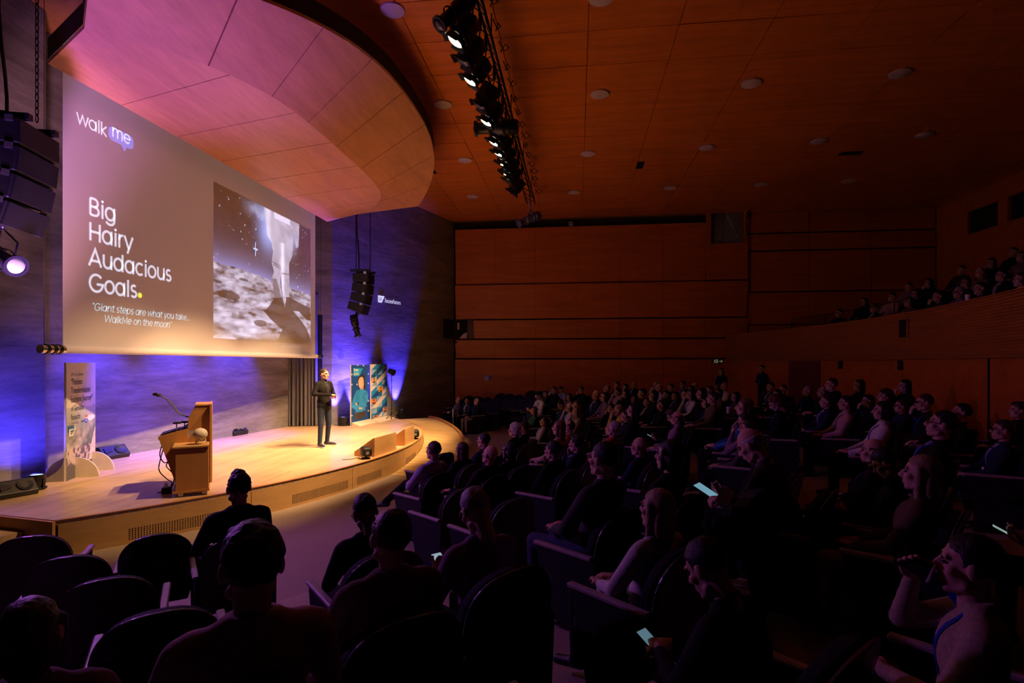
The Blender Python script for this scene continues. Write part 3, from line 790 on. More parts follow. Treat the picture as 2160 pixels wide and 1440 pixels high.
# caption too small to read in the picture: four short grey word shapes
M_CAP = emis('slide_dim', (0.8, 0.75, 0.85), 0.16); q = scr(592, 732, 0.004); cu_ = 0.0; rc = random.Random(4)
for n_ in (1, 7, 9, 9, 4):
    bm = NB(); pts = [(0.0, 0.03)]
    for k in range(n_): pts += [(0.03 * k + 0.004, rc.choice((0.0, 0.03))), (0.03 * k + 0.014, rc.choice((0.045, 0.062))), (0.03 * k + 0.026, 0.012)]
    stroke(bm, pts, 0.012, lambda px, py: Vector((SV + 0.004, q.y + cu_ + px, q.z + py))); obj('slide_caption_word', bm, M_CAP, screen); cu_ += 0.03 * n_ + 0.03

# ================================================================== STAGE LIGHTING
# lighting bar with lanterns
TX, TZ = -1.55, CAMZ + 5.45
bar = thing('lighting_bar', 'black lighting bar hung along the ceiling above the front seats', 'lighting bar', (TX, 12.0, TZ))
for dx, dz in ((-0.13, 0), (0.13, 0), (0, 0.2)):
    bm = NB(); tube(bm, [(TX + dx, 4.0, TZ + dz), (TX + dx, 18.5, TZ + dz)], 0.025, 8); obj('chord', bm, M_BLACKM, bar)
k = 0; y = 4.2
while y < 18.0:
    bm = NB(); tube(bm, [(TX - 0.13, y, TZ), (TX, y + 0.2, TZ + 0.2), (TX + 0.13, y + 0.4, TZ), (TX - 0.13, y, TZ)], 0.01, 5); obj('brace', bm, M_BLACKM, bar); y += 0.55
for y in (6.5, 9.2, 12.0, 14.8, 17.6):
    bm = NB(); tube(bm, [(TX + 0.1, y, TZ + 0.2), (TX + 0.1, y, CEILZ - 0.03)], 0.012, 6); obj('suspension', bm, M_BLACKM, bar)
for y0 in np.arange(5.0, 18.0, 0.62):
    bm = NB(); x = TX + 0.2; j = random.uniform(0.1, 0.24)
    tube(bm, [(x, y0, TZ + 0.12), (x + j * .6, y0 + 0.06, TZ - 0.02), (x + j, y0 + 0.15, TZ + 0.08), (x + j * .5, y0 + 0.24, TZ + 0.2), (x, y0 + 0.3, TZ + 0.1)], 0.009, 5); obj('cable_loop', bm, M_BLACK, bar)
M_LENS = emis('lit_lens', (1.0, 0.90, 0.62), 6.0)
M_LENSOFF = pm('dark_lens', (0.05, 0.04, 0.08), 0.1, spec=0.6)
def lantern(pos, aim, kind, lit, label, size=1.0, power=0.0, body=None, ang=44, col=None, lens=None):
    pos = Vector(pos); t = thing('stage_lantern', label, 'stage light', pos, 0, 'lanterns on the lighting bar')
    d = (Vector(aim) - pos).normalized(); M = frame_to(pos, d) @ Matrix.Scale(size, 4)
    bd = body or M_BLACKM
    if kind == 'fresnel':
        bm = NB(); box(bm, (-0.15, -0.15, -0.22), (0.15, 0.15, 0.12)); bevel(bm, 0.05, 2); bm.transform(M); obj('housing', bm, bd, t)
        bm = NB(); lathe(bm, [(0.115, 0.12), (0.15, 0.13), (0.155, 0.19), (0.125, 0.20), (0.115, 0.14)], 20, M); obj('rim', bm, bd, t)
        for ax, sg in (('X', 1), ('X', -1), ('Y', 1), ('Y', -1)):
            bm = NB(); box(bm, (-0.11, 0, 0), (0.11, 0.010, 0.06))
            A = Matrix.Rotation(0 if ax == 'Y' else PI / 2, 4, 'Z') @ Matrix.Translation((0, 0.15 * sg, 0.19)) @ Matrix.Rotation(-0.7 * sg, 4, 'X')
            bm.transform(M @ A); obj('barn_door', bm, bd, t)
        lz, lr = 0.20, 0.118
    else:
        bm = NB(); lathe(bm, [(0, -0.32), (0.10, -0.32), (0.115, -0.26), (0.115, 0.0), (0.085, 0.04), (0.085, 0.30), (0.12, 0.33), (0.12, 0.36), (0.09, 0.36)], 18, M); obj('housing', bm, bd, t)
        lz, lr = 0.352, 0.088
        for z in (-0.2, -0.12, 0.1):
            bm = NB(); lathe(bm, [(0.118, z), (0.128, z + 0.01), (0.128, z + 0.03), (0.118, z + 0.04)], 18, M); obj('fin', bm, bd, t)
    bm = NB(); lathe(bm, [(0, lz + 0.035), (lr * 0.5, lz + 0.028), (lr * 0.85, lz + 0.012), (lr, lz - 0.004), (lr, lz - 0.02)], 20, M); obj('lens', bm, lens or (M_LENS if lit else M_LENSOFF), t)
    bm = NB(); top = Vector((TX if abs(pos.x - TX) < 0.6 else pos.x + 0.10, pos.y, pos.z + 0.33)); side = d.cross(Vector((0, 0, 1))).normalized() * 0.17 * size
    tube(bm, [pos + side, pos + side + (top - pos) * 0.6, top, pos - side + (top - pos) * 0.6, pos - side], 0.013, 6); obj('yoke', bm, bd, t)
    bm = NB(); tube(bm, [top, Vector((top.x, top.y, max(top.z + 0.1, (TZ + 0.2 if abs(top.x - TX) < 0.09 else TZ) if abs(pos.x - TX) < 0.6 else 0.0)))], 0.03, 8); obj('clamp', bm, bd, t)
    if lit and power:
        spot('lantern_light', pos + d * (0.42 * size), aim, power, col or WARM, ang, 0.6, 0.09, t)
    return t
def bar_at(x, y):
    """point near the bar under picture position: on the plane x = TX - 0.12"""
    a = (x - 1080.0) / FPX; D = (TX - 0.12) / (CS * a - SN); return ray_xy(x, y, D)
def bar_y(y, z):  # depth on the bar from picture row
    D = (z - CAMZ) * FPX / (HORIZON - y); return (D + SN * (TX - 0.1)) / CS
LZ = TZ - 0.42
lan = [(62, 1, 'fresnel', (-6.7, 8.3, STZ), 'brightly lit lantern nearest on the lighting bar, top of picture'),
       (148, 1, 'fresnel', (-6.6, 9.8, STZ), 'lit lantern second along the lighting bar'),
       (108, 0, 'fresnel', (-6.0, 9.0, 1), 'unlit black lantern between the two nearest lit lanterns'),
       (205, 0, 'fresnel', (-6.4, 10.2, 1), 'dim black lantern just above the side-pointing profile spot'),
       (238, 1, 'fresnel', (-6.2, 11.2, STZ), 'lit lantern beside the side-pointing profile spot'),
       (283, 1, 'fresnel', (-6.4, 12.6, STZ), 'lit lantern just below the side-pointing profile spot'),
       (328, 1, 'fresnel', (-6.0, 15.6, STZ), 'lit lantern halfway down the far part of the bar'),
       (306, 1, 'fresnel', (-5.6, 13.6, STZ), 'small yellow-lit lantern in the far half of the bar'),
       (350, 1, 'fresnel', (-6.5, 17.0, STZ + 0.6), 'dimly lit lantern above the far end of the bar'),
       (368, 0, 'fresnel', (-6.4, 15.6, 1), 'dark lantern second from the far end of the bar'),
       (392, 0, 'fresnel', (-6.4, 16.4, 1), 'black lantern next to the blue-lit spot at the bar end'),
       (22, 0, 'profile', (-6.0, 5.0, 2), 'violet-edged profile spot cut by the top of the picture')]
for y, lit, kind, aim, lab in lan:
    yy = bar_y(y, LZ)
    far_ = y == 350
    lantern((TX - 0.16, yy, LZ), aim, kind, lit, lab, 1.05, (P_FRONT * (0.35 if far_ else 0.45 if y == 62 else 1.0)) if lit else 0, ang=24 if far_ else 43)
yy = bar_y(236, LZ); lantern((TX - 0.1, yy + 0.55, LZ - 0.08), (TX - 3, yy + 0.55, LZ - 0.08), 'profile', 0, 'long black profile spot pointing sideways to the stage', 1.35)
yy = bar_y(425, LZ - 0.35); lantern((TX - 0.02, 18.1, LZ - 0.22), (TX - 3.0, 16.4, LZ - 1.9), 'profile', 0, 'blue-lit profile spot at the far end of the bar', 1.25, body=pm('blue_lit_metal', (0.16, 0.18, 0.42), 0.35, metal=0.5))  # blue light falling on this spot is painted into its body colour

# floor uplights washing the concrete wall
M_UPL = emis('uplight_lens', (0.15, 0.35, 1.0), 5.0)
def uplight(p, aim, label, power, size=1.0, light=True, ang=46):
    t = thing('uplight', label, 'stage light', p, 0, 'blue floor uplights')
    M = Matrix.Translation(p) @ Matrix.Scale(size, 4)
    bm = NB(); lathe(bm, [(0, 0.0), (0.13, 0.0), (0.15, 0.02), (0.15, 0.04), (0.12, 0.05), (0.12, 0.07)], 22, M); obj('base', bm, M_BLACKM, t)
    bm = NB(); lathe(bm, [(0.09, 0.06), (0.12, 0.07), (0.135, 0.12), (0.135, 0.26), (0.12, 0.275), (0.11, 0.25)], 22, M); obj('housing', bm, M_BLACKM, t)
    bm = NB(); lathe(bm, [(0, 0.255), (0.10, 0.258), (0.118, 0.25)], 22, M); obj('lens', bm, M_UPL, t)
    for s in (-1, 1):
        bm = NB(); box(bm, (0.145 * s - 0.01, -0.02, 0.02), (0.145 * s + 0.01, 0.02, 0.2), M); obj('yoke_arm', bm, M_BLACKM, t)
    if light: spot('uplight_beam', Vector(p) + Vector((0, 0, 0.29 * size)), aim, power, BLUE, ang, 0.6, 0.05, t)
p = at_z(77, 1032, STZ); uplight(p, (p.x - 0.87, p.y + 0.55, STZ + 0.95), 'round blue floor uplight glowing at the foot of the left pilaster', P_UP * 0.075, 0.85, ang=84)
p = at_z(724, 897.5, STZ); uplight(p, (p.x - 0.55, p.y + 0.22, STZ + 1.75), 'blue floor uplight between presenter and portrait banner', P_UP * 0.55, ang=56)
p = at_z(848, 879, STZ); uplight(p, (p.x - 0.45, p.y + 0.2, STZ + 1.75), 'blue floor uplight at the far corner of the stage', P_UP * 0.5, ang=52)
p = Vector((-6.98, 16.9, STZ)); uplight(p, (p.x - 0.5, p.y + 0.12, STZ + 2.3), 'blue floor uplight hidden behind the two banners', P_UP * 1.3, ang=60)
# wash lamps hung behind the screen, lighting the wall from above
for u in (9.6, 11.4, 13.2):
    p = Vector((-8.35 + (u - 8.3) * 0.05, u, CAMZ + 1.9))
    t = thing('wash_lamp', ('nearest', 'middle', 'farthest')[int((u - 9.5) / 1.8)] + ' of three blue wash lamps hidden behind the screen', 'stage light', p, 0, 'wash lamps behind the screen')
    bm = NB(); lathe(bm, [(0, 0.12), (0.09, 0.12), (0.1, 0.0), (0.085, 0.0), (0.07, 0.03)], 16, Matrix.Translation(p)); obj('housing', bm, M_BLACKM, t)
    bm = NB(); tube(bm, [p + Vector((0, 0, 0.1)), (p.x, p.y, CEILZ)], 0.01, 5); obj('pole', bm, M_BLACKM, t)
    spot('wash_beam', p - Vector((0, 0, 0.02)), (p.x - 0.75, p.y, STZ + 0.6), P_BACK, BLUE, 62, 0.8, 0.05, t)
# side wash lamps standing off both stage ends, tinting the canopy and the screen violet, plus a pink one added unseen to brighten the pilaster
for p, aim, pw, lab in (((-5.4, 4.3, 0.02), (-9.0, 7.2, CAMZ + 4.4), 2200.0, 'pink side wash lamp beyond the left end of the stage'), ((-6.0, 4.7, 0.02), (-5.9, 6.9, CAMZ + 4.3), P_VIOLET * 0.9, 'violet side wash lamp beyond the left end of the stage'),
                    ((-7.0, 17.6, STZ + 0.0), (-6.8, 15.2, CAMZ + 4.1), P_VIOLET * 1.2, 'violet side wash lamp behind the banners')):
    p = Vector(p); t = thing('wash_lamp', lab, 'stage light', p)
    d = (Vector(aim) - p).normalized()
    bm = NB(); lathe(bm, [(0, 0.0), (0.12, 0.0), (0.13, 0.25), (0.11, 0.25), (0.1, 0.2)], 18, frame_to(p + Vector((0, 0, 0.12)), d)); obj('housing', bm, M_BLACKM, t)
    bm = NB(); box(bm, p + Vector((-0.12, -0.12, 0)), p + Vector((0.12, 0.12, 0.03))); obj('base', bm, M_BLACKM, t)
    spot('side_wash_beam', p + Vector((0, 0, 0.12)) + d * 0.3, aim, pw, (0.9, 0.36, 0.55) if 'pink' in lab else (0.30, 0.10, 1.0), 40 if 'pink' in lab else 48, 0.9, 0.3, t)

# ================================================================== LINE ARRAYS
def line_array(base, yaw, ncab, label, lamp_label, chain=True, tilt0=0.0, wid=0.72):
    t = thing('line_array', label, 'loudspeaker', base, yaw)
    M0 = Matrix.Translation(base) @ rotz(yaw); z = 0.0; ang = tilt0; y0 = 0.0; pos = Vector((0, 0, 0))
    h = 0.30
    for k in range(ncab):
        M = M0 @ Matrix.Translation(pos) @ Matrix.Rotation(ang, 4, 'Y')
        bm = NB(); prism(bm, [(-0.22, -wid / 2, -h + 0.03), (-0.22, -wid / 2, -0.03), (0.24, -wid / 2, -0.004), (0.24, -wid / 2, -h + 0.004)], (0, wid, 0)); bevel(bm, 0.012, 1); bm.transform(M)
        c = obj('cabinet', bm, M_BLACK, t)
        bm = NB(); box(bm, (0.242, -wid / 2 + 0.02, -h + 0.015), (0.262, wid / 2 - 0.02, -0.015), M); obj('grille', bm, M_GRILLE, c)
        for s in (-1, 1):
            bm = NB(); box(bm, (0.12, s * (wid / 2 + 0.008) - 0.008, -0.05), (0.2, s * (wid / 2 + 0.008) + 0.008, 0.02), M); obj('rigging_pin', bm, M_STEEL, c)
        pos = pos + Matrix.Rotation(ang, 3, 'Y') @ Vector((0, 0, -h)); ang += 0.10
    bm = NB(); box(bm, (-0.3, -0.28, 0.02), (0.3, -0.2, 0.09), M0); box(bm, (-0.3, 0.2, 0.02), (0.3, 0.28, 0.09), M0); box(bm, (-0.05, -0.28, 0.04), (0.05, 0.28, 0.1), M0); obj('fly_frame', bm, M_BLACKM, t)
    top = M0 @ Vector((0, 0, 0.1))
    for dx in (-0.22, 0.22):
        a = M0 @ Vector((dx, 0, 0.09))
        if chain:
            bm = NB(); n = int((CEILZ - a.z) / 0.085)
            for k in range(n):
                cz = a.z + 0.05 + 0.085 * k; R = rotz((k % 2) * PI / 2)
                ring = [Matrix.Translation((a.x, a.y, cz)) @ R @ Vector((0.018 * math.cos(q_), 0, 0.052 * math.sin(q_))) for q_ in np.linspace(0, 2 * PI, 9)]
                tube(bm, ring, 0.007, 5, False)
            obj('chain', bm, M_BLACKM, t)
        else:
            bm = NB(); tube(bm, [a, (a.x, a.y, CEILZ)], 0.014, 6); obj('cable', bm, M_BLACKM, t)
    bm = NB(); a = M0 @ Vector((-0.2, 0.1, -0.1)); tube(bm, [a + Vector((0, 0, (CEILZ - a.z) * s)) + Vector((0.03 * math.sin(9 * s), 0.03 * math.cos(7 * s), 0)) for s in np.linspace(0, 1, 14)], 0.02, 6); obj('signal_cable', bm, M_BLACK, t)
    low = M0 @ (pos + Vector((-0.02, 0, -0.05)))
    bm = NB(); tube(bm, [M0 @ pos + Vector((0, 0, 0.02)), low - Vector((0, 0, 0.1))], 0.03, 8); obj('lower_bracket', bm, M_BLACKM, t)
    return low, M0
fl_ = ray_xy(38, 246, 6.3); tg_ = Vector((-0.29, 0.957, 0)).normalized(); nf_ = Vector((tg_.y, -tg_.x, 0))
p = fl_ + tg_ * 0.37 - nf_ * 0.25; low, M0 = line_array(p, math.atan2(nf_.y, nf_.x), 4, 'big black line array speaker hanging at the left picture edge', '', True, 0.0, 0.74)
lantern(low + Vector((-0.05, 0.02, -0.32)), low + Vector((0.9, -0.15, -0.7)), 'profile', 1, 'violet-lensed profile spot hanging under the left line array', 1.1, 380.0, ang=110, col=(0.52, 0.13, 0.9), lens=emis('violet_lens', (0.45, 0.35, 1.0), 0.22), body=pm('violet_black_metal', (0.04, 0.04, 0.07), 0.3, metal=0.3))
p = ray_xy(766, 577, 16.6); low, M0 = line_array(p, 0.05, 4, 'black line array speaker hanging before the blue concrete wall', '', False, 0.02, 0.60)
lantern(low + Vector((-0.02, 0, -0.34)), low + Vector((0.35, 0.1, -2.0)), 'profile', 0, 'small black profile spot under the far line array', 1.0)

# ================================================================== PROJECTED SIGN ON THE WING WALL
p0 = Vector((-7.49, 16.0, 0)); nrm = Vector((wing_d.y, -wing_d.x, 0))
def on_wing(x, y, off=0.012):
    a = (x - 1080.0) / FPX; d = Vector((CS * a - SN, SN * a + CS, (HORIZON - y) / FPX)); c = Vector((0, 0, CAMZ))
    t = (p0 - c).dot(nrm) / d.dot(nrm); return c + d * t + nrm * off
sa, sb = on_wing(797, 637), on_wing(853, 645)
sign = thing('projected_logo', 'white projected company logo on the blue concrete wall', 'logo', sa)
wdt = (sb - sa).length; M_GOBO = emis('projected_white', (0.8, 0.8, 1.0), 0.8)  # gobo light put into the logo as a glowing material
hgt = 0.235
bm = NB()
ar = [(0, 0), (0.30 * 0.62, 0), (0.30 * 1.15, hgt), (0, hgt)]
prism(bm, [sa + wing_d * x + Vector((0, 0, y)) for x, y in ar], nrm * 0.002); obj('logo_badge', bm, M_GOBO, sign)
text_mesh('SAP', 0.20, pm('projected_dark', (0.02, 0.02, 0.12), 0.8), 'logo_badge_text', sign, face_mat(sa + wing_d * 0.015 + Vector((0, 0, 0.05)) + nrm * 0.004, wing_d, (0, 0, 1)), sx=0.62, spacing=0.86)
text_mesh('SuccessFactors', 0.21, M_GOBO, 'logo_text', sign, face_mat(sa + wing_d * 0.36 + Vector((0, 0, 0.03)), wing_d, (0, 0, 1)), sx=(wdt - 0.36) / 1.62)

# ================================================================== CURTAIN
cur = thing('curtain', 'blue-grey pleated curtain beside the screen behind the presenter', 'curtain', (-8.2, 15.75, STZ))
ca, cb = at_z(609, 899, STZ), at_z(669, 898, STZ); bm = NB(); prev = None; n = 120
nv = Vector((0.2, -0.98, 0))
for k in range(n + 1):
    s = k / n; w_ = 0.038 * math.sin(s * 2 * PI * 7.5 + 0.6 * math.sin(9 * s)) + 0.02 * math.sin(s * 61)
    p = ca.lerp(cb, s) + nv * (w_ - 0.02)
    col = [bm.verts.new((p.x + nv.x * w_ * 0.3 * (1 - z / 4), p.y + nv.y * w_ * .3 * (1 - z / 4), STZ + 0.02 + z)) for z in (0, 0.6, 1.5, 2.6, 4.0)]
    if prev:
        for i in range(4):
            f = bm.faces.new((prev[i], col[i], col[i + 1], prev[i + 1])); f.smooth = True
    prev = col
bmesh.ops.solidify(bm, geom=bm.faces[:], thickness=0.012)
obj('curtain_cloth', bm, pm('curtain_cloth', (0.30, 0.30, 0.33), 0.85, 0.15, 40), cur)
bm = NB(); tube(bm, [ca + Vector((-0.05, -0.02, 4.04)), cb + Vector((0.05, -0.02, 4.04))], 0.02, 8); obj('curtain_rail', bm, M_BLACKM, cur)

# ================================================================== BANNERS
M_INK = pm('black_ink', (0.02, 0.02, 0.025), 0.7); M_WINK = pm('white_ink', (0.8, 0.8, 0.8), 0.6)
def ell_m(U, V, cx, cy, rx, ry): return ((U - cx) / rx)**2 + ((V - cy) / ry)**2 < 1
def banner(name, label, bl, br, h, fn, nx, ny, thick=0.03):
    bl, br = Vector(bl), Vector(br); w = (br - bl).length; ux = (br - bl).normalized(); nr = ux.cross(Vector((0, 0, 1)))
    t = thing(name, label, 'banner', (bl + br) / 2)
    bm = NB(); prism(bm, [bl, br, br + Vector((0, 0, h)), bl + Vector((0, 0, h))], -nr * thick); obj('board', bm, M_WHITE, t)
    painted('print', bl + nr * 0.003, ux, (0, 0, 1), w, h, nx, ny, fn, 0.0, t)
    return t, ux, nr, w
def p_mtn(U, V):
    c = np.zeros((len(U), 3)); n = vnoise(U, V, 5, 9, 11, 5); f = vnoise(U, V, 16, 34, 12, 4)
    sky = np.array((.62, .62, .60))[None, :] * (0.8 + 0.35 * n)[:, None] + (1 - V)[:, None] * np.array((.06, .07, .08))
    c[:] = sky
    rg = 0.60 + 0.04 * (vnoise(U, V * 0, 6, 1, 4) - .5) + 0.012 * np.sin(U * 9)
    m = V < rg; hz = np.clip((rg - V) / 0.25, 0, 1)
    g = np.clip((n - .35) * 2.2, 0, 1); rock = (g[:, None] * np.array((.42, .40, .38)) + (1 - g)[:, None] * np.array((.07, .11, .10))) * (0.5 + f[:, None])
    c[m] = (rock * hz[:, None] + np.array((.42, .46, .48)) * (1 - hz)[:, None])[m]
    m = (V < .26) & (U < .75 + .2 * n); fo = (f > .52); c[m & fo] = (.46, .38, .40); c[m & ~fo] = (.12, .10, .13)
    m = inpoly(U, V, [(0.72, .08), (1, .10), (1, .42), (.88, .30), (.8, .2)]); c[m] = np.array((.66, .54, .50)) * (0.7 + .5 * f[m])[:, None]
    m = ell_m(U, V, .80, .498, .17, .026) | ell_m(U, V, .72, .488, .10, .018); c[m] = np.array((.80, .76, .74))
    m = ell_m(U, V, .66, .518, .06, .013); c[m] = (.50, .16, .10)
    m = inpoly(U, V, [(.03, .40), (.30, .405), (.22, .46), (.03, .46)]); c[m] = (.03, .11, .22)
    ring = inpoly(U, V, [(.10, .372), (.20, .372), (.30, .435), (.10, .425)]) & ~inpoly(U, V, [(.125, .380), (.19, .380), (.265, .428), (.125, .419)]); c[ring] = (.8, .8, .75)
    m = ell_m(U, V, .72, .70, .13, .022); c[m] = (.74, .72, .72); m = ell_m(U, V, .84, .69, .05, .014); c[m] = (.25, .45, .62)
    m = ell_m(U, V, .665, .477, .07, .021); c[m] = (.03, .10, .42)
    c[V < .115] = (.10, .095, .11)
    m = (V < .115) & (V > .055) & (np.abs(U - .62) < .05); c[m] = (.10, .30, .60)
    return c
bl, br = at_z(139.5, 1015, STZ), at_z(201, 989, STZ)
tb, ux, nr, w_ = banner('photo_banner', 'tall cream mountain photo banner at the left of the stage', bl, br, 1.92, p_mtn, 60, 120)
def btxt(s, x, z, size, m, sx=0.86, parent=tb, bl=bl, ux=ux, nr=nr): return text_mesh(s, size, m, 'print_text', parent, face_mat(bl + ux * x + Vector((0, 0, z)) + nr * 0.006, ux, (0, 0, 1)), sx=sx)
W1 = w_
btxt('#Partner Summit', 0.14 * W1, 1.70, 0.085, pm('grey_ink', (.22, .23, .25), .7), 0.75)
M_BINK = pm('dark_navy_ink', (0.02, 0.025, 0.05), 0.7)
for k, s in enumerate(('“Fearless', 'Transformation:', 'Extreme Journey”', 'of Géraldine', 'Fasnacht')):
    btxt(s, 0.14 * W1, 1.555 - 0.145 * k, 0.150 if k < 3 else 0.135, M_BINK, 0.74 if k < 3 else 0.70)
btxt('sponsored by', 0.14 * W1, 0.90, 0.062, pm('grey_ink', (.22, .23, .25), .7), 0.8)
btxt('walk', 0.47 * W1, 0.895, 0.085, pm('navy_ink', (.03, .09, .28), .7), 0.8); btxt('me', 0.625 * W1, 0.90, 0.075, M_WINK, 0.75)
btxt('SAP SuccessFactors', 0.50 * W1, 0.12, 0.07, M_WINK, 0.7)
for s in (0.28, 0.86):        # half-round card feet
    a = bl + ux * (s * W1); bm = NB(); P = [(-0.42, 0), (0.34, 0)] + [(0.34 * math.cos(t), 0.34 * math.sin(t)) for t in np.linspace(0.15, PI / 2, 8)] + [(0.0, 0.36), (-0.05, 0.36)] + [(-0.42 * math.cos(t), 0.36 * math.sin(t)) for t in np.linspace(PI / 2, 0.15, 8)]
    prism(bm, [a + nr * x + Vector((0, 0, z)) for x, z in P], ux * 0.03); obj('card_foot', bm, M_CARD, tb)
bm = NB(); P = [(-0.62, 0), (-0.03, 0), (-0.03, 0.36)] + [(-0.62 + 0.59 * math.sin(t), 0.36 * (1 - math.cos(t))) for t in np.linspace(PI / 2 - .1, 0.1, 6)]
prism(bm, [bl + nr * x + Vector((0, 0, z)) for x, z in P], ux * 0.03); obj('card_foot', bm, M_GREYP, tb)

def p_port(U, V):
    c = np.tile(np.array((.012, .065, .30)), (len(U), 1))
    q = lambda cx, cy: ((cx - 735) / 265, 1 - (cy - 85) / 885)
    P = lambda pts: inpoly(U, V, [q(*p) for p in pts])
    n = vnoise(U, V, 8, 20, 5)
    c[P(((765, 140), (900, 135), (850, 247), (765, 252)))] = (.02, .30, .62)
    c[P(((830, 330), (838, 260), (880, 230), (920, 240), (932, 330), (935, 440), (905, 460), (850, 420)))] = (.03, .02, .02)
    c[P(((832, 330), (850, 280), (880, 262), (905, 280), (915, 350), (910, 420), (885, 455), (850, 420), (836, 380)))] = (.72, .42, .32)
    c[P(((832, 330), (850, 280), (880, 262), (870, 330), (855, 300)))] = (.60, .34, .26)
    c[P(((860, 425), (905, 400), (910, 470), (862, 470)))] = (.60, .34, .26)
    c[P(((845, 345), (862, 342), (862, 348), (845, 351)))] = (.05, .03, .03); c[P(((880, 345), (898, 345), (898, 351), (880, 350)))] = (.05, .03, .03)
    c[P(((850, 405), (885, 398), (870, 416)))] = (.75, .55, .5)
    sw = P(((805, 462), (860, 455), (910, 455), (965, 490), (982, 560), (975, 650), (940, 700), (940, 790), (795, 795), (790, 740), (740, 710), (738, 650), (775, 540)))
    c[sw] = np.array((.03, .26, .66))[None, :] * (0.75 + 0.6 * n[sw])[:, None]
    c[P(((805, 560), (812, 560), (808, 640), (800, 640)))] = (.02, .12, .22); c[P(((915, 560), (922, 560), (925, 640), (917, 640)))] = (.02, .12, .22)
    arm = P(((742, 690), (870, 650), (960, 700), (955, 725), (870, 690), (850, 720), (800, 740))); c[arm] = (.04, .32, .78)
    c[P(((790, 655), (815, 645), (820, 680), (800, 680)))] = (.72, .45, .35); c[P(((818, 640), (838, 645), (838, 678), (822, 675)))] = (.02, .02, .03)
    c[P(((845, 715), (900, 735), (890, 752), (845, 745)))] = (.72, .45, .35)
    sk = P(((785, 795), (935, 782), (948, 875), (765, 900))); c[sk] = np.array((.055, .05, .055))[None, :] * (0.6 + 0.8 * (np.sin(U[sk] * 60) > 0))[:, None]
    c[V < .055] = (.02, .18, .55)
    for cx, cy in ((742, 225), (742, 370), (742, 820), (985, 225), (985, 370), (985, 640), (985, 795), (825, 88), (910, 92), (815, 375)):
        a, b = q(cx, cy); m = (np.abs(U - a) < .03) & (np.abs(V - b) < .012); c[m] = (.55, .6, .62)
    return c
bl2, br2 = at_z(741, 898, STZ), at_z(779, 889.5, STZ)
tb2, ux2, nr2, w2 = banner('portrait_banner', 'tall navy banner with a portrait in teal sweater', bl2, br2, 1.86, p_port, 60, 110, 0.04)
q = lambda s, x, z, size, sx: btxt(s, x, z, size, M_WINK, sx, tb2, bl2, ux2, nr2)
q('Partner', 0.12 * w2, 1.66, 0.14, 0.62 * w2); q('Summit', 0.12 * w2, 1.54, 0.14, 0.62 * w2); q('SAP SuccessFactors', 0.42 * w2, 0.03, 0.085, 0.68 * w2)
def p_tri(U, V):
    c = np.zeros((len(U), 3)); nx_, ny_ = 3.0, 10.5; x = U * nx_; y = (1 - V) * ny_
    ix = np.floor(x).astype(int); iy = np.floor(y).astype(int); fx, fy = x - ix, y - iy
    tri = (fx > 1 - fy).astype(int)
    pal = np.array([(.012, .07, .30), (.015, .15, .45), (.02, .26, .62), (.18, .38, .70), (.66, .62, .72), (.62, .58, .68), (.30, .45, .78)])
    k = (ix + iy + tri + 30) % 7; d = ((ix + iy // 1 + tri) // 1 + (iy * 3)) % 7
    band = ((ix + tri + iy) % 4); hsh = (ix * 7 + iy * 13 + tri * 5) % 5; sel = np.where(band == 0, np.where(hsh < 4, 4, 3), np.where(band == 1, np.where(hsh < 3, 2, 6), np.where(band == 2, np.where(hsh < 3, 0, 1), np.where(hsh < 2, 3, np.where(hsh < 4, 1, 4)))))
    c = pal[sel]
    for cu, cv, col in ((.86, .93, (.10, .22, .06)), (.17, .72, (.62, .42, .30)), (.58, .55, (.72, .34, .06)), (.16, .35, (.60, .20, .10)), (.86, .17, (.60, .28, .22)), (.25, .06, (.45, .20, .10))):
        m = (np.abs(U - cu) < .15) & (np.abs(V - cv) < .045); c[m] = col
        m = ell_m(U, V, cu, cv - .03, .09, .022); c[m] = np.array(col) * .25
        m = ell_m(U, V, cu, cv + .008, .05, .022); c[m] = (.55, .30, .20); m = ell_m(U, V, cu, cv + .024, .05, .012); c[m] = (.04, .025, .02)
    c[(V < .055) & (U > .45)] = (.015, .06, .12)
    return c
bl3, br3 = at_z(783, 890, STZ), at_z(816.5, 881.5, STZ)
tb3, ux3, nr3, w3 = banner('pattern_banner', 'tall banner of blue, white and orange triangle tiles', bl3, br3, 1.88, p_tri, 70, 130, 0.04)
btxt('SAP SuccessFactors', 0.48 * w3, 0.035, 0.08, M_WINK, 0.60 * w3, tb3, bl3, ux3, nr3)
for tb_, a, b, n_ in ((tb2, bl2, br2, nr2), (tb3, bl3, br3, nr3)):
    for s, m in ((1, M_CARD), (-1, M_DARK)):
        bm = NB(); k = n_ * s; prism(bm, [a + k * 0.02 + Vector((0, 0, 0.10)), a + k * 0.30, a + k * 0.02], b - a); obj('base_wedge', bm, m, tb_)

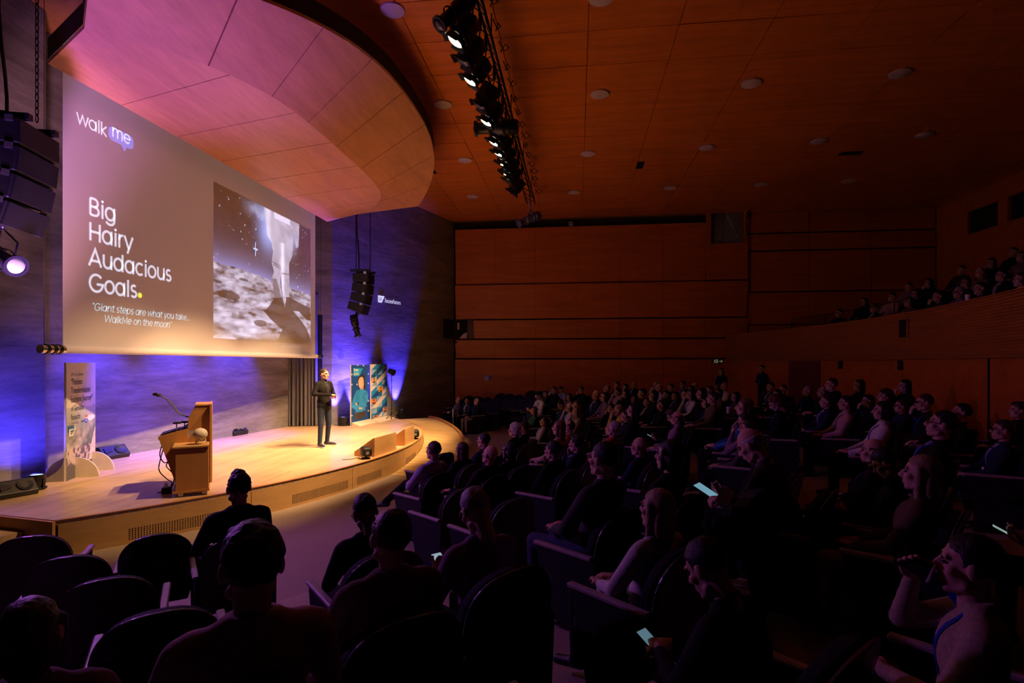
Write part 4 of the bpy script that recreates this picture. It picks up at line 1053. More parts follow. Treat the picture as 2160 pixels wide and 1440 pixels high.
# ================================================================== LECTERN (seen from its side, facing the hall)
la = math.radians(35)
LB = at_z(406, 1040, STZ) + rotz(la) @ Vector((0, 0.55, 0))
lec = thing('lectern', 'tall wooden lectern with side cabinet and sloping desk', 'lectern', LB, la)
LM = Matrix.Translation(LB) @ rotz(la)
def lp(bm): bm.transform(LM); return bm
prof = [(-0.45, 0.80), (-0.43, 0.77), (-0.22, 0.10), (0.22, 0.10), (0.22, 1.27), (0.03, 1.27), (-0.06, 1.10), (-0.07, 0.93), (-0.44, 0.83)]
for y in (-0.30, 0.28):
    bm = NB(); prism(bm, [(x, y, z) for x, z in prof], (0, 0.03, 0)); obj('side_panel', lp(bm), M_LECT, lec)
bm = NB(); prism(bm, [(-0.43, -0.27, 0.80), (-0.07, -0.27, 0.905), (-0.07, -0.27, 0.925), (-0.44, -0.27, 0.825)], (0, 0.55, 0)); obj('desk_top', lp(bm), M_LECT, lec)
bm = NB(); prism(bm, [(-0.21, -0.27, 0.10), (-0.42, -0.27, 0.77), (-0.40, -0.27, 0.77), (-0.19, -0.27, 0.10)], (0, 0.55, 0)); obj('knee_panel', lp(bm), M_LECT, lec)
bm = NB(); prism(bm, [(-0.065, -0.27, 0.93), (-0.05, -0.27, 1.10), (0.03, -0.27, 1.255), (0.05, -0.27, 1.25), (-0.03, -0.27, 1.09), (-0.045, -0.27, 0.93)], (0, 0.55, 0)); obj('equipment_panel', lp(bm), M_BLACK, lec)
bm = NB(); box(bm, (0.02, -0.31, 1.265), (0.24, 0.32, 1.285)); obj('top_board', lp(bm), M_LECT, lec)
bm = NB(); box(bm, (0.22, -0.36, 0.10), (0.25, 0.36, 1.29)); obj('front_panel', lp(bm), M_LECT, lec)
bm = NB(); box(bm, (-0.24, -0.31, 0.06), (0.22, 0.31, 0.10)); obj('plinth', lp(bm), M_LECT, lec)
bm = NB(); box(bm, (-0.20, -0.76, 0.09), (0.21, -0.302, 0.70)); cab = obj('side_cabinet', lp(bm), M_LECT, lec)
bm = NB(); box(bm, (-0.24, -0.78, 0.70), (0.215, -0.302, 0.72)); obj('cabinet_top', lp(bm), M_FASCIA, lec)
bm = NB(); box(bm, (-0.24, -0.77, 0.06), (0.22, -0.302, 0.09)); obj('cabinet_plinth', lp(bm), M_LECT, lec)
for x, y in ((-0.14, -0.70), (0.16, -0.70), (-0.16, 0.24), (0.16, 0.24)):
    bm = NB(); tube(bm, [(x, y - 0.02, 0.035), (x, y + 0.02, 0.035)], 0.034, 14); box(bm, (x - 0.012, y - 0.026, 0.03), (x + 0.012, y + 0.026, 0.065)); obj('caster', lp(bm), M_STEEL, lec)
def on_lec(name, label, cat, p): return thing(name, label, cat, LM @ Vector(p), la)
# goose-neck microphones
for k, (y, e0) in enumerate(((-0.06, (-0.47, -0.02, 1.43)), (0.04, (-0.44, 0.06, 1.41)))):
    t = on_lec('gooseneck_microphone', ('front' if k == 0 else 'rear') + ' slim black gooseneck microphone reaching over the lectern desk', 'microphone', (-0.03, y, 1.10))
    bm = NB(); P = [Vector((-0.045, y, 1.08)), Vector((-0.10, y, 1.085)), Vector((-0.2, y, 1.14)), Vector(e0) + Vector((0.1, 0, -0.06)), Vector(e0)]
    tube(bm, [LM @ p for p in P], 0.007, 7); obj('stem', bm, M_BLACK, t)
    bm = NB(); sphere(bm, LM @ (Vector(e0) + Vector((-0.03, 0, 0.012))), (0.048, 0.03, 0.026), 12, 8); obj('windshield', bm, M_BLACK, t)
t = on_lec('laptop', 'thin dark laptop lying open on the lectern desk', 'laptop', (-0.3, 0, 0.85))
bm = NB(); box(bm, (-0.12, -0.17, 0), (0.12, 0.17, 0.014), LM @ Matrix.Translation((-0.30, -0.04, 0.872)) @ Matrix.Rotation(-0.28, 4, 'Y')); obj('base', bm, M_BLACKM, t)
bm = NB(); box(bm, (-0.004, -0.17, 0), (0.006, 0.17, 0.13), LM @ Matrix.Translation((-0.16, -0.04, 0.905)) @ Matrix.Rotation(0.9, 4, 'Y')); obj('lid', bm, M_BLACK, t)
for k, (x, y) in enumerate(((-0.22, -0.2), (-0.12, -0.12))):
    t = on_lec('clip_light', ('left' if k == 0 else 'right') + ' small black-topped reading light on the lectern desk', 'lamp', (x, y, 0.9))
    bm = NB(); tube(bm, [LM @ Vector((x, y, 0.88)), LM @ Vector((x, y, 1.0))], 0.008, 6); obj('post', bm, M_WHITE, t)
    bm = NB(); box(bm, (x - 0.045, y - 0.05, 1.0), (x + 0.06, y + 0.05, 1.028)); bevel(bm, 0.006, 1); obj('shade', lp(bm), M_BLACK, t)
# moon lamp on its wooden stand, glass of water
t = on_lec('moon_lamp', 'white textured globe lamp on a small wooden stand', 'lamp', (0.10, -0.56, 0.72))
bm = NB(); sphere(bm, LM @ Vector((0.10, -0.56, 0.865)), (0.097, 0.097, 0.09), 24, 16); obj('globe', bm, pm('moon_globe', (0.62, 0.58, 0.50), 0.7, 0.12, 25, bump=0.3), t, smooth=True)
for k in range(3):
    a = 2 * PI * k / 3 + 0.3; bm = NB(); c = Vector((0.10, -0.56, 0.72))
    tube(bm, [LM @ (c + Vector((0.085 * math.cos(a), 0.085 * math.sin(a), 0.0))), LM @ (c + Vector((0.06 * math.cos(a), 0.06 * math.sin(a), 0.085)))], 0.008, 6); obj('stand_leg', bm, M_CARD, t)
bm = NB(); tube(bm, [LM @ (Vector((0.10, -0.56, 0.757)) + Vector((0.065 * math.cos(a), 0.065 * math.sin(a), 0))) for a in np.linspace(0, 2 * PI, 18)], 0.006, 5, False); obj('stand_ring', bm, M_CARD, t)
t = on_lec('water_glass', 'clear stemmed water glass beside the globe lamp', 'glass', (-0.03, -0.52, 0.72))
bm = NB(); lathe(bm, [(0, 0.0), (0.033, 0.0), (0.033, 0.004), (0.006, 0.012), (0.005, 0.07), (0.03, 0.09), (0.045, 0.13), (0.04, 0.20), (0.038, 0.20), (0.042, 0.13), (0.02, 0.09), (0, 0.085)], 20, LM @ Matrix.Translation((-0.03, -0.52, 0.72))); obj('bowl', bm, mg, t, smooth=True)
# cables hanging at the speaker's side
M_CAB = M_BLACK
for k, P in enumerate((((-0.38, -0.1, 0.78), (-0.44, -0.12, 0.55), (-0.38, -0.16, 0.42), (-0.30, -0.14, 0.45), (-0.36, -0.1, 0.36), (-0.26, -0.1, 0.2), (-0.3, -0.15, 0.02), (-0.45, -0.3, 0.008)),
                       ((-0.36, -0.2, 0.74), (-0.42, -0.22, 0.5), (-0.44, -0.22, 0.32), (-0.34, -0.22, 0.18), (-0.28, -0.2, 0.12), (-0.30, -0.3, 0.02), (-0.26, -0.45, 0.008)))):
    bm = NB(); pts = [LM @ Vector(p) for p in P]
    sm = []
    for i in range(len(pts) - 1):
        for s in np.linspace(0, 1, 6, endpoint=False):
            a, b, c_, d = pts[max(i - 1, 0)], pts[i], pts[i + 1], pts[min(i + 2, len(pts) - 1)]
            sm.append(0.5 * ((2 * b) + (c_ - a) * s + (2 * a - 5 * b + 4 * c_ - d) * s * s + (3 * b - a - 3 * c_ + d) * s**3))
    tube(bm, sm + [pts[-1]], 0.008, 6)
    tag(obj('cable', bm, M_CAB), ('longer' if k == 0 else 'shorter') + ' black cable hanging from the speaker side of the lectern', 'cable')
t = on_lec('cable_box', 'black power block with plugs on the stage behind the lectern', 'power strip', (-0.33, -0.35, 0))
bm = NB(); box(bm, (-0.40, -0.42, 0.0), (-0.27, -0.30, 0.09)); bevel(bm, 0.015, 1); obj('block', lp(bm), M_BLACK, t)
bm = NB(); box(bm, (-0.36, -0.40, 0.09), (-0.32, -0.36, 0.15)); obj('plug', lp(bm), M_WHITE, t)

# ================================================================== STAGE MONITORS
def monitor(p, yaw, label, s=1.0):
    t = thing('stage_monitor', label, 'loudspeaker', p, yaw); M = Matrix.Translation(p) @ rotz(yaw) @ Matrix.Scale(s, 4)
    pr = [(-0.22, 0.0), (0.20, 0.0), (0.24, 0.10), (0.02, 0.33), (-0.17, 0.30), (-0.24, 0.12)]
    bm = NB(); prism(bm, [(x, -0.33, z) for x, z in pr], (0, 0.66, 0)); bevel(bm, 0.02, 2); bm.transform(M); obj('cabinet', bm, M_BLACK, t)
    d = Vector((0.22, 0, 0.23)).normalized(); fr = Matrix.Translation((0.135, 0, 0.22)) @ Matrix.Rotation(math.atan2(0.23, 0.22) * 1.0, 4, 'Y')
    nrm_ = Matrix.Translation((0.133, 0, 0.218)) @ Vector((0.23, 0, 0.22)).to_track_quat('Z', 'Y').to_matrix().to_4x4()
    bm = NB(); lathe(bm, [(0, -0.005), (0.05, -0.01), (0.10, 0.012), (0.135, 0.022), (0.135, 0.0)], 24, M @ Matrix.Translation((0, 0.13, 0)) @ nrm_); obj('woofer', bm, M_GRILLE, t)
    bm = NB(); prism(bm, [(-0.03, -0.09, 0.012), (0.03, -0.09, 0.012), (0.085, 0.09, 0.012), (-0.085, 0.09, 0.012)], (0, 0, 0.01)); bm.transform(M @ Matrix.Translation((0, -0.18, 0)) @ nrm_ @ rotz(PI / 2)); obj('horn', bm, M_BLACKM, t)
    for sy in (-1, 1):
        bm = NB(); box(bm, (-0.06, sy * 0.335 - 0.006, 0.12), (0.06, sy * 0.335 + 0.006, 0.17), M); obj('handle', bm, M_BLACKM, t)
monitor(at_z(18, 1052, STZ) + Vector((-0.1, 0.15, 0)), math.radians(-18), 'black wedge monitor at the left picture edge beside the uplight', 0.72)
monitor(at_z(231, 968, STZ) + Vector((-0.05, 0.1, 0)), math.radians(-12), 'black wedge monitor right of the mountain banner', 0.78)
monitor(at_z(502, 918, STZ) + Vector((-0.12, 0.1, 0)), math.radians(-8), 'black wedge monitor by the wall right of the lectern', 0.78)

# wooden monitor boxes on the front edge of the stage
def wood_box(p0_, p1_, depth, h, label):
    p0_, p1_ = Vector(p0_), Vector(p1_); t = thing('prompter_box', label, 'box', (p0_ + p1_) / 2); ux_ = (p1_ - p0_).normalized(); n_ = ux_.cross(Vector((0, 0, 1))); L = (p1_ - p0_).length
    bm = NB(); prism(bm, [p0_, p1_, p1_ + Vector((0, 0, h)), p0_ + Vector((0, 0, h))], -n_ * 0.02); obj('front_panel', bm, M_FASCIA, t)
    for s in (0.0, L - 0.02):
        a = p0_ + ux_ * s; bm = NB(); prism(bm, [a - n_ * 0.02, a - n_ * depth, a - n_ * depth + Vector((0, 0, 0.09)), a - n_ * 0.02 + Vector((0, 0, h))], ux_ * 0.02); obj('side_panel', bm, M_LECT, t)
    a = p0_ + ux_ * 0.03; b = p1_ - ux_ * 0.03
    bm = NB(); prism(bm, [a - n_ * depth + Vector((0, 0, 0.08)), b - n_ * depth + Vector((0, 0, 0.08)), b - n_ * 0.03 + Vector((0, 0, h - 0.02)), a - n_ * 0.03 + Vector((0, 0, h - 0.02))], (0, 0, 0.008)); obj('display', bm, M_BLACK, t)
wood_box(at_z(790, 963.5, STZ), at_z(836, 948, STZ), 0.46, 0.385, 'nearer wooden wedge box on the stage edge')
wood_box(at_z(854.5, 940, STZ), at_z(874, 929.5, STZ), 0.46, 0.385, 'farther wooden wedge box on the stage edge')
def small_spk(p, yaw, label, s=1.0):
    t = thing('small_speaker', label, 'loudspeaker', p, yaw); M = Matrix.Translation(p) @ rotz(yaw) @ Matrix.Scale(s, 4)
    bm = NB(); box(bm, (-0.10, -0.13, 0.05), (0.10, 0.13, 0.24)); bevel(bm, 0.06, 3); bm.transform(M); obj('body', bm, M_GRILLE, t, smooth=True)
    bm = NB(); box(bm, (-0.03, -0.14, 0.1), (0.03, -0.132, 0.16), M); obj('badge', bm, M_GREYP, t)
    bm = NB(); lathe(bm, [(0, 0), (0.09, 0), (0.085, 0.02), (0.03, 0.03), (0.03, 0.07), (0, 0.07)], 16, M); obj('foot', bm, M_BLACK, t)
small_spk(at_z(772, 967, STZ), math.radians(35), 'small rounded black speaker before the nearer wooden box')
small_spk(at_z(879, 928, STZ) + Vector((-0.1, 0.2, 0)), math.radians(20), 'small rounded black speaker beyond the farther wooden box')
bm = NB(); P = [at_z(x, y, STZ) + Vector((0, 0, 0.006)) for x, y in ((722, 970), (740, 969), (752, 966), (762, 963), (774, 968))]; tube(bm, P, 0.006, 5)
tag(obj('cable', bm, M_BLACK), 'thin black cable on the boards before the wooden box', 'cable')
# floor lamp on a stand behind the pattern banner
sp = at_z(826, 884, STZ); t = thing('light_stand', 'thin black stand with a lamp head beside the pattern banner', 'light stand', sp)
bm = NB(); tube(bm, [sp, sp + Vector((0, 0, 1.55))], 0.014, 8); obj('pole', bm, M_BLACKM, t)
for k in range(3):
    a = 2 * PI * k / 3; bm = NB(); tube(bm, [sp + Vector((0, 0, 0.25)), sp + Vector((0.28 * math.cos(a), 0.28 * math.sin(a), 0.0))], 0.01, 6); obj('leg', bm, M_BLACKM, t)
bm = NB(); lathe(bm, [(0, -0.12), (0.09, -0.10), (0.11, 0.1), (0.0, 0.11)], 14, frame_to(sp + Vector((0, 0, 1.62)), (0.8, -0.3, -0.3))); obj('lamp_head', bm, M_BLACKM, t)

# ================================================================== SMALL FITTINGS OF THE HALL
def post(x, yb, yt, zb, label):
    p = at_z(x, yb, zb); h = (yb - yt) / FPX * ((CAMZ - zb) * FPX / (yb - HORIZON))
    t = thing('rail_post', label, 'rail post', p, 0, 'steel posts by the front seats')
    bm = NB(); tube(bm, [p, p + Vector((0, 0, h))], 0.024, 12); obj('tube', bm, M_STEEL, t)
    bm = NB(); lathe(bm, [(0, 0), (0.07, 0), (0.07, 0.01), (0.026, 0.02)], 16, Matrix.Translation(p)); obj('foot_plate', bm, M_STEEL, t)
    return p, h
pa, hA = post(956, 913, 862, 0.0, 'left steel rail post beside the far end of the ramp'); pb, hB = post(1020, 905, 857, 0.0, 'right steel rail post beside the three front spectators')
bm = NB(); tube(bm, [pa + Vector((0, 0, hA - 0.06)), pb + Vector((0, 0, hB - 0.06))], 0.012, 8); tag(obj('guard_rail', bm, M_BLACKM), 'thin black rail between the two steel posts', 'rail')
ex = ray_xy(1507, 762, 22.3); ex.y = FAR_Y - 0.04
t = thing('exit_sign', 'green-lit emergency exit sign with running figure and arrow', 'sign', ex)
bm = NB(); box(bm, ex + Vector((-0.21, 0, -0.09)), ex + Vector((0.21, 0.03, 0.09))); bevel(bm, 0.01, 1); obj('sign_plate', bm, pm('exit_plate', (0.02, 0.05, 0.03), 0.5), t)
M_EX = emis('exit_glow', (0.75, 0.8, 0.55), 0.16); bm = NB(); y = ex.y - 0.006
def ebar(x0, z0, x1, z1, w=0.018):
    d = Vector((x1 - x0, 0, z1 - z0)).normalized(); n = Vector((-d.z, 0, d.x)) * w / 2; a, b = Vector((ex.x + x0, y, ex.z + z0)), Vector((ex.x + x1, y, ex.z + z1)); prism(bm, [a + n, b + n, b - n, a - n], (0, 0.004, 0))
for s in ((-.16, -.06, -.13, 0), (-.13, 0, -.08, -.06), (-.13, 0, -.11, .05), (-.15, .04, -.08, .03), (-.1, .065, -.1, .085), (-.05, -.07, -.05, .07), (-.02, -.07, -.02, .07), (-.05, .07, -.02, .07), (.03, 0, .16, 0), (.11, .05, .17, 0), (.11, -.05, .17, 0)): ebar(*s)
obj('sign_symbol', bm, M_EX, t)
for x, ch, lab in ((1671, 'A', 'small black door plaque beside the red-brown door'), (1775, 'J', 'small black plaque left on the rear wall under the balcony'), (1901, 'K', 'small black plaque right on the rear wall under the balcony')):
    a = on_rear(x); n_ = Vector((-math.cos(a), -math.sin(a), 0)); p = bpt(BR + 0.10, a, CAMZ - 0.045); r_ = n_.cross(Vector((0, 0, 1))) * -1
    t = thing('wall_plaque', lab, 'plaque', p)
    bm = NB(); prism(bm, [p - r_ * 0.09 + Vector((0, 0, -0.11)), p + r_ * 0.09 + Vector((0, 0, -0.11)), p + r_ * 0.09 + Vector((0, 0, 0.11)), p - r_ * 0.09 + Vector((0, 0, 0.11))], n_ * 0.02); obj('plate', bm, M_BLACK, t)
    text_mesh(ch, 0.12, pm('plaque_letter', (0.3, 0.3, 0.32), 0.6), 'letter', t, face_mat(p - r_ * 0.0 + n_ * 0.022 + Vector((0, 0, -0.04)), r_, (0, 0, 1)), align='CENTER')
pp = ray_xy(1025, 798, 22.5); pp.y = FAR_Y + 0.02
t = thing('wall_speaker', 'small violet-lit wall sensor box on the orange side wall', 'wall box', pp)
bm = NB(); box(bm, pp + Vector((-0.13, -0.05, -0.1)), pp + Vector((0.06, 0, 0.09))); bevel(bm, 0.01, 1); obj('case', bm, pm('pale_violet_case', (0.45, 0.42, 0.62), 0.5), t)
bm = NB(); sphere(bm, pp + Vector((0.09, -0.06, 0.06)), 0.075, 14, 9); obj('dome', bm, pm('violet_dome', (0.30, 0.28, 0.75), 0.3), t)
pp = ray_xy(1204, 466, 22.0); t = thing('wall_outlet', 'small white two-hole socket box above the side wall', 'socket', pp); pp.y = FAR_Y - 0.05
bm = NB(); box(bm, pp + Vector((-0.09, 0, -0.09)), pp + Vector((0.09, 0.05, 0.09))); bevel(bm, 0.015, 1); obj('plate', bm, pm('dim_white_plate', (.45, .40, .42), .5), t)
for s in (-1, 1):
    bm = NB(); box(bm, pp + Vector((0.045 * s - 0.022, -0.004, -0.03)), pp + Vector((0.045 * s + 0.022, 0.01, 0.03))); obj('hole', bm, M_DARK, t)
for x, y, lab in ((960, 721, 'round black camera eye at the left end of the side wall'),):
    p = ray_xy(x, y, 22.9); p.y = FAR_Y - 0.03; bm = NB(); lathe(bm, [(0, 0), (0.035, 0.0), (0.055, -0.02), (0.055, -0.05), (0, -0.05)], 18, Matrix.Translation(p) @ Matrix.Rotation(PI / 2, 4, 'X')); tag(obj('camera_eye', bm, M_BLACK), lab, 'camera')
p = ray_xy(1480, 678, 21.9); p.y = FAR_Y - 0.05; t = thing('wall_camera', 'small white dome camera at the right end of the side wall panels', 'camera', p)
bm = NB(); lathe(bm, [(0, -0.04), (0.05, -0.03), (0.07, 0.0), (0.07, 0.03), (0, 0.03)], 16, Matrix.Translation(p)); obj('dome', bm, M_GREYP, t)
bm = NB(); box(bm, p + Vector((-0.02, 0.0, 0.02)), p + Vector((0.02, 0.1, 0.05))); obj('bracket', bm, M_GREYP, t)

# ================================================================== PEOPLE: ONE CONTINUOUS BODY MESH PER POSE
def V3(*a): return Vector(a)
def capsule(bm, p0, p1, r0, r1, n=12, k=4):
    p0, p1 = Vector(p0), Vector(p1); d = p1 - p0; L = d.length
    M = Matrix.Translation(p0) @ (d.to_track_quat('Z', 'Y').to_matrix().to_4x4() if L > 1e-6 else Matrix.Identity(4))
    prof = [(r0 * math.sin(PI / 2 * i / k), -r0 * math.cos(PI / 2 * i / k)) for i in range(k + 1)] + [(r1 * math.cos(PI / 2 * i / k), L + r1 * math.sin(PI / 2 * i / k)) for i in range(k + 1)]
    prof[0] = (0, -r0); prof[-1] = (0, L + r1); lathe(bm, prof, n, M)
class Prims:
    def __init__(s): s.c = []; s.e = []
    def cap(s, a, b, r0, r1, m): s.c.append((Vector(a), Vector(b), r0, r1, m))
    def ell(s, c, r, m, M=None): s.e.append((Vector(c), r, m, M))
    def bm(s):
        bm = NB()
        for a, b, r0, r1, m in s.c: capsule(bm, a, b, r0, r1)
        for c, r, m, M in s.e: sphere(bm, c, r, 16, 10) if M is None else sphere(bm, (0, 0, 0), r, 16, 10, Matrix.Translation(c) @ M)
        return bm
    def owner(s, P):
        best = np.full(len(P), 1e9); own = np.zeros(len(P), int)
        for a, b, r0, r1, m in s.c:
            a_, b_ = np.array(a), np.array(b); d = b_ - a_; t = np.clip(((P - a_) @ d) / max(d @ d, 1e-9), 0, 1)
            q = np.linalg.norm(P - (a_ + t[:, None] * d), axis=1) - (r0 + (r1 - r0) * t); k = q < best; best[k] = q[k]; own[k] = m
        for c, r, m, M in s.e:
            L = P - np.array(c)
            if M is not None: L = L @ np.array(M.to_3x3())
            q = (np.linalg.norm(L / np.array(r), axis=1) - 1) * min(r); k = q < best; best[k] = q[k]; own[k] = m
        return own
def remesh(pr, voxel, smooth=3):
    bm = pr.bm() if isinstance(pr, Prims) else pr; me = bpy.data.meshes.new('tmp'); bm.to_mesh(me); bm.free()
    o = link(bpy.data.objects.new('tmp', me)); md = o.modifiers.new('r', 'REMESH'); md.mode = 'VOXEL'; md.voxel_size = voxel
    if smooth: sm = o.modifiers.new('s', 'SMOOTH'); sm.iterations = smooth; sm.factor = 0.5
    bpy.context.view_layer.update()
    out = bpy.data.meshes.new_from_object(o.evaluated_get(bpy.context.evaluated_depsgraph_get()))
    bpy.data.objects.remove(o, do_unlink=True); bpy.data.meshes.remove(me)
    if isinstance(pr, Prims):
        n = len(out.polygons); c = np.zeros(n * 3); out.polygons.foreach_get('center', c)
        out.polygons.foreach_set('material_index', pr.owner(c.reshape(-1, 3)).astype(np.int32))
    out.polygons.foreach_set('use_smooth', np.ones(len(out.polygons), bool))
    return out
SKIN, TOP, LEG, SHOE, EYE = range(5)
# --- head
h = Prims()
h.ell((0, -0.012, 0.022), (0.075, 0.094, 0.097), SKIN); h.ell((0, 0.025, -0.045), (0.058, 0.066, 0.074), SKIN)
h.cap((-0.018, 0.06, -0.098), (0.018, 0.06, -0.098), 0.022, 0.022, SKIN); h.cap((-0.048, 0.01, -0.075), (-0.02, 0.05, -0.1), 0.022, 0.018, SKIN); h.cap((0.048, 0.01, -0.075), (0.02, 0.05, -0.1), 0.022, 0.018, SKIN)
h.cap((0, 0.085, 0.012), (0, 0.108, -0.028), 0.009, 0.015, SKIN); h.cap((-0.012, 0.098, -0.033), (0.012, 0.098, -0.033), 0.010, 0.010, SKIN)
h.cap((-0.042, 0.072, 0.026), (0.042, 0.072, 0.026), 0.013, 0.013, SKIN); h.cap((-0.018, 0.086, -0.062), (0.018, 0.086, -0.062), 0.009, 0.009, SKIN)
h.cap((-0.016, 0.084, -0.074), (0.016, 0.084, -0.074), 0.009, 0.009, SKIN)
for s in (-1, 1):
    h.ell((0.079 * s, -0.008, -0.008), (0.011, 0.021, 0.033), SKIN); h.ell((0.045 * s, 0.055, -0.022), (0.022, 0.022, 0.022), SKIN)
h.cap((0, -0.018, -0.06), (0, -0.022, -0.165), 0.052, 0.052, SKIN)
HEAD = remesh(h, 0.0075, 2)
bm = NB()
for s in (-1, 1): sphere(bm, (0.031 * s, 0.079, 0.002), (0.012, 0.008, 0.007), 8, 6, mi=EYE)
for s in (-1, 1): box(bm, (0.031 * s - 0.017, 0.078, 0.018), (0.031 * s + 0.017, 0.088, 0.023), mi=EYE)
EYES = bpy.data.meshes.new('eyes'); bm.to_mesh(EYES); bm.free()
# --- hand: wrist at origin, fingers along +Y, palm facing -Z, thumb on +X
def hand_mesh(curl):
    p = Prims(); p.cap((-0.022, 0.02, 0), (-0.026, 0.08, 0), 0.016, 0.013, SKIN); p.cap((0.0, 0.015, 0), (0.0, 0.085, 0), 0.018, 0.014, SKIN); p.cap((0.022, 0.02, 0), (0.024, 0.08, 0), 0.016, 0.013, SKIN); p.cap((0, -0.03, 0), (0, 0.03, 0), 0.024, 0.024, SKIN)
    for x, L in ((-0.032, 0.060), (-0.011, 0.075), (0.011, 0.080), (0.031, 0.070)):
        q = V3(x, 0.085, 0); a = 0.15
        for f in (0.45, 0.32, 0.23):
            a += curl; q2 = q + V3(0, math.cos(a), -math.sin(a)) * L * f * 1.05; p.cap(q, q2, 0.0092, 0.0082, SKIN); q = q2
    q = V3(0.03, 0.02, -0.005)
    for dx, dy, dz, r in ((0.025, 0.03, -0.012, 0.0125), (0.012, 0.03, -0.012, 0.0105), (0.0, 0.022, -0.01, 0.009)):
        q2 = q + V3(dx, dy, dz); p.cap(q, q2, r, r * 0.9, SKIN); q = q2
    return remesh(p, 0.0055, 1)
HANDS = {c: hand_mesh(c) for c in (0.28, 0.75)}

def pose(name, tilt=-0.12, elbow=None, wrist=None, legs=None, pelvis=(0, -0.10, 0.50), head_pitch=0.0, head_yaw=0.0, stand=False, curl=0.28, hand_dir=None, broad=1.0, voxel=0.016, jacket=True, palm=None):
    pel = Vector(pelvis); R = Matrix.Rotation(-tilt, 3, 'X')
    T = lambda x, y, z: pel + R @ V3(x, y, z)
    p = Prims(); b = broad
    p.ell(T(0, 0.0, 0.02), (0.165 * b, 0.125, 0.12) if not stand else (0.12, 0.09, 0.09), LEG); p.ell(T(0, 0.0, 0.15), (0.152 * b, 0.118, 0.13), TOP); p.ell(T(0, 0.005, 0.31), (0.168 * b, 0.118, 0.17), TOP)
    p.ell(T(0, -0.015, 0.40), (0.175 * b, 0.10, 0.085), TOP); p.cap(T(-0.15 * b, -0.015, 0.445), T(0.15 * b, -0.015, 0.445), 0.060, 0.060, TOP)
    p.cap(T(-0.06, -0.02, 0.475), T(0.06, -0.02, 0.475), 0.055, 0.055, TOP)
    for k in range(10):
        a0, a1 = 2 * PI * k / 10, 2 * PI * (k + 1) / 10
        p.cap(T(0.066 * math.cos(a0), 0.062 * math.sin(a0) - 0.02, 0.525 - 0.015 * math.sin(a0)), T(0.066 * math.cos(a1), 0.062 * math.sin(a1) - 0.02, 0.525 - 0.015 * math.sin(a1)), 0.013, 0.013, TOP)
    if stand and jacket:
        p.ell(T(0, 0.0, 0.04), (0.168 * b, 0.122, 0.20), TOP); p.ell(T(0, 0.0, -0.06), (0.175 * b, 0.125, 0.13), TOP)
    hands = []
    for s, el, wr in ((-1, elbow[0], wrist[0]), (1, elbow[1], wrist[1])):
        sh = T(0.175 * s * b, -0.015, 0.43); el, wr = Vector(el), Vector(wr)
        p.cap(sh, el, 0.063, 0.050, TOP); p.cap(el, wr, 0.050, 0.034, TOP); hands.append((s, el, wr))
    if legs is None:
        legs = [[(-0.095, -0.07, 0.50), (-0.12, 0.36, 0.51), (-0.12, 0.36, 0.10), (-0.14, 0.52, 0.035)], [(0.095, -0.07, 0.50), (0.12, 0.36, 0.51), (0.12, 0.37, 0.10), (0.14, 0.53, 0.035)]]
    for hip, kn, an, toe in legs:
        hip, kn, an, toe = map(Vector, (hip, kn, an, toe))
        p.cap(hip, kn, 0.088, 0.062, LEG); p.cap(kn, an, 0.060, 0.046, LEG)
        heel = an + (an - toe).normalized() * 0.035; heel.z = min(heel.z, an.z - 0.03)
        p.cap(heel, toe, 0.040, 0.034, SHOE); p.cap(heel + (toe - heel) * 0.5, toe, 0.038, 0.036, SHOE)
    body = remesh(p, voxel, 4)
    HM = Matrix.Translation(T(0, 0.012, 0.655)) @ Matrix.Rotation(-tilt * 0.55, 4, 'X') @ rotz(head_yaw) @ Matrix.Rotation(-head_pitch, 4, 'X')
    bm = NB(); bm.from_mesh(body)
    bv = BVHTree.FromBMesh(bm)
    for me in (HEAD, EYES):
        b2 = NB(); b2.from_mesh(me); b2.transform(HM); t = bpy.data.meshes.new('t'); b2.to_mesh(t); b2.free(); bm.from_mesh(t); bpy.data.meshes.remove(t)
    for i, (s, el, wr) in enumerate(hands):
        d = (wr - el).normalized()
        if hand_dir and hand_dir[i] is not None: d = Vector(hand_dir[i]).normalized()
        pn = Vector(palm[i]) if palm else V3(0, 0, -1); z = -(pn - d * pn.dot(d)); z = z.normalized() if z.length > 1e-3 else V3(0, 0, 1); x = d.cross(z)
        M = Matrix(((x.x, d.x, z.x, wr.x), (x.y, d.y, z.y, wr.y), (x.z, d.z, z.z, wr.z), (0, 0, 0, 1))) @ Matrix.Translation((0, 0.02, 0)) @ Matrix.Diagonal((-s, 1, 1, 1)).to_4x4()
        b2 = NB(); b2.from_mesh(HANDS[curl]); b2.transform(M)
        if s > 0: bmesh.ops.reverse_faces(b2, faces=b2.faces[:])
        t = bpy.data.meshes.new('t'); b2.to_mesh(t); b2.free(); bm.from_mesh(t); bpy.data.meshes.remove(t)
    me = bpy.data.meshes.new('body_' + name); bm.to_mesh(me); bm.free(); bpy.data.meshes.remove(body)
    for k in range(5): me.materials.append(None)
    # lanyard ribbons, badge and shirt front follow the chest
    def front(x, z):
        q = T(x, 0, z); hit = bv.ray_cast(q + R @ V3(0, 0.5, 0), R @ V3(0, -1, 0))
        if hit[0] is None or (hit[0] - q).dot(R @ V3(0, 1, 0)) > 0.19: return q + R @ V3(0, 0.125, 0)
        return hit[0] + R @ V3(0, 0.006, 0)
    bm = NB()
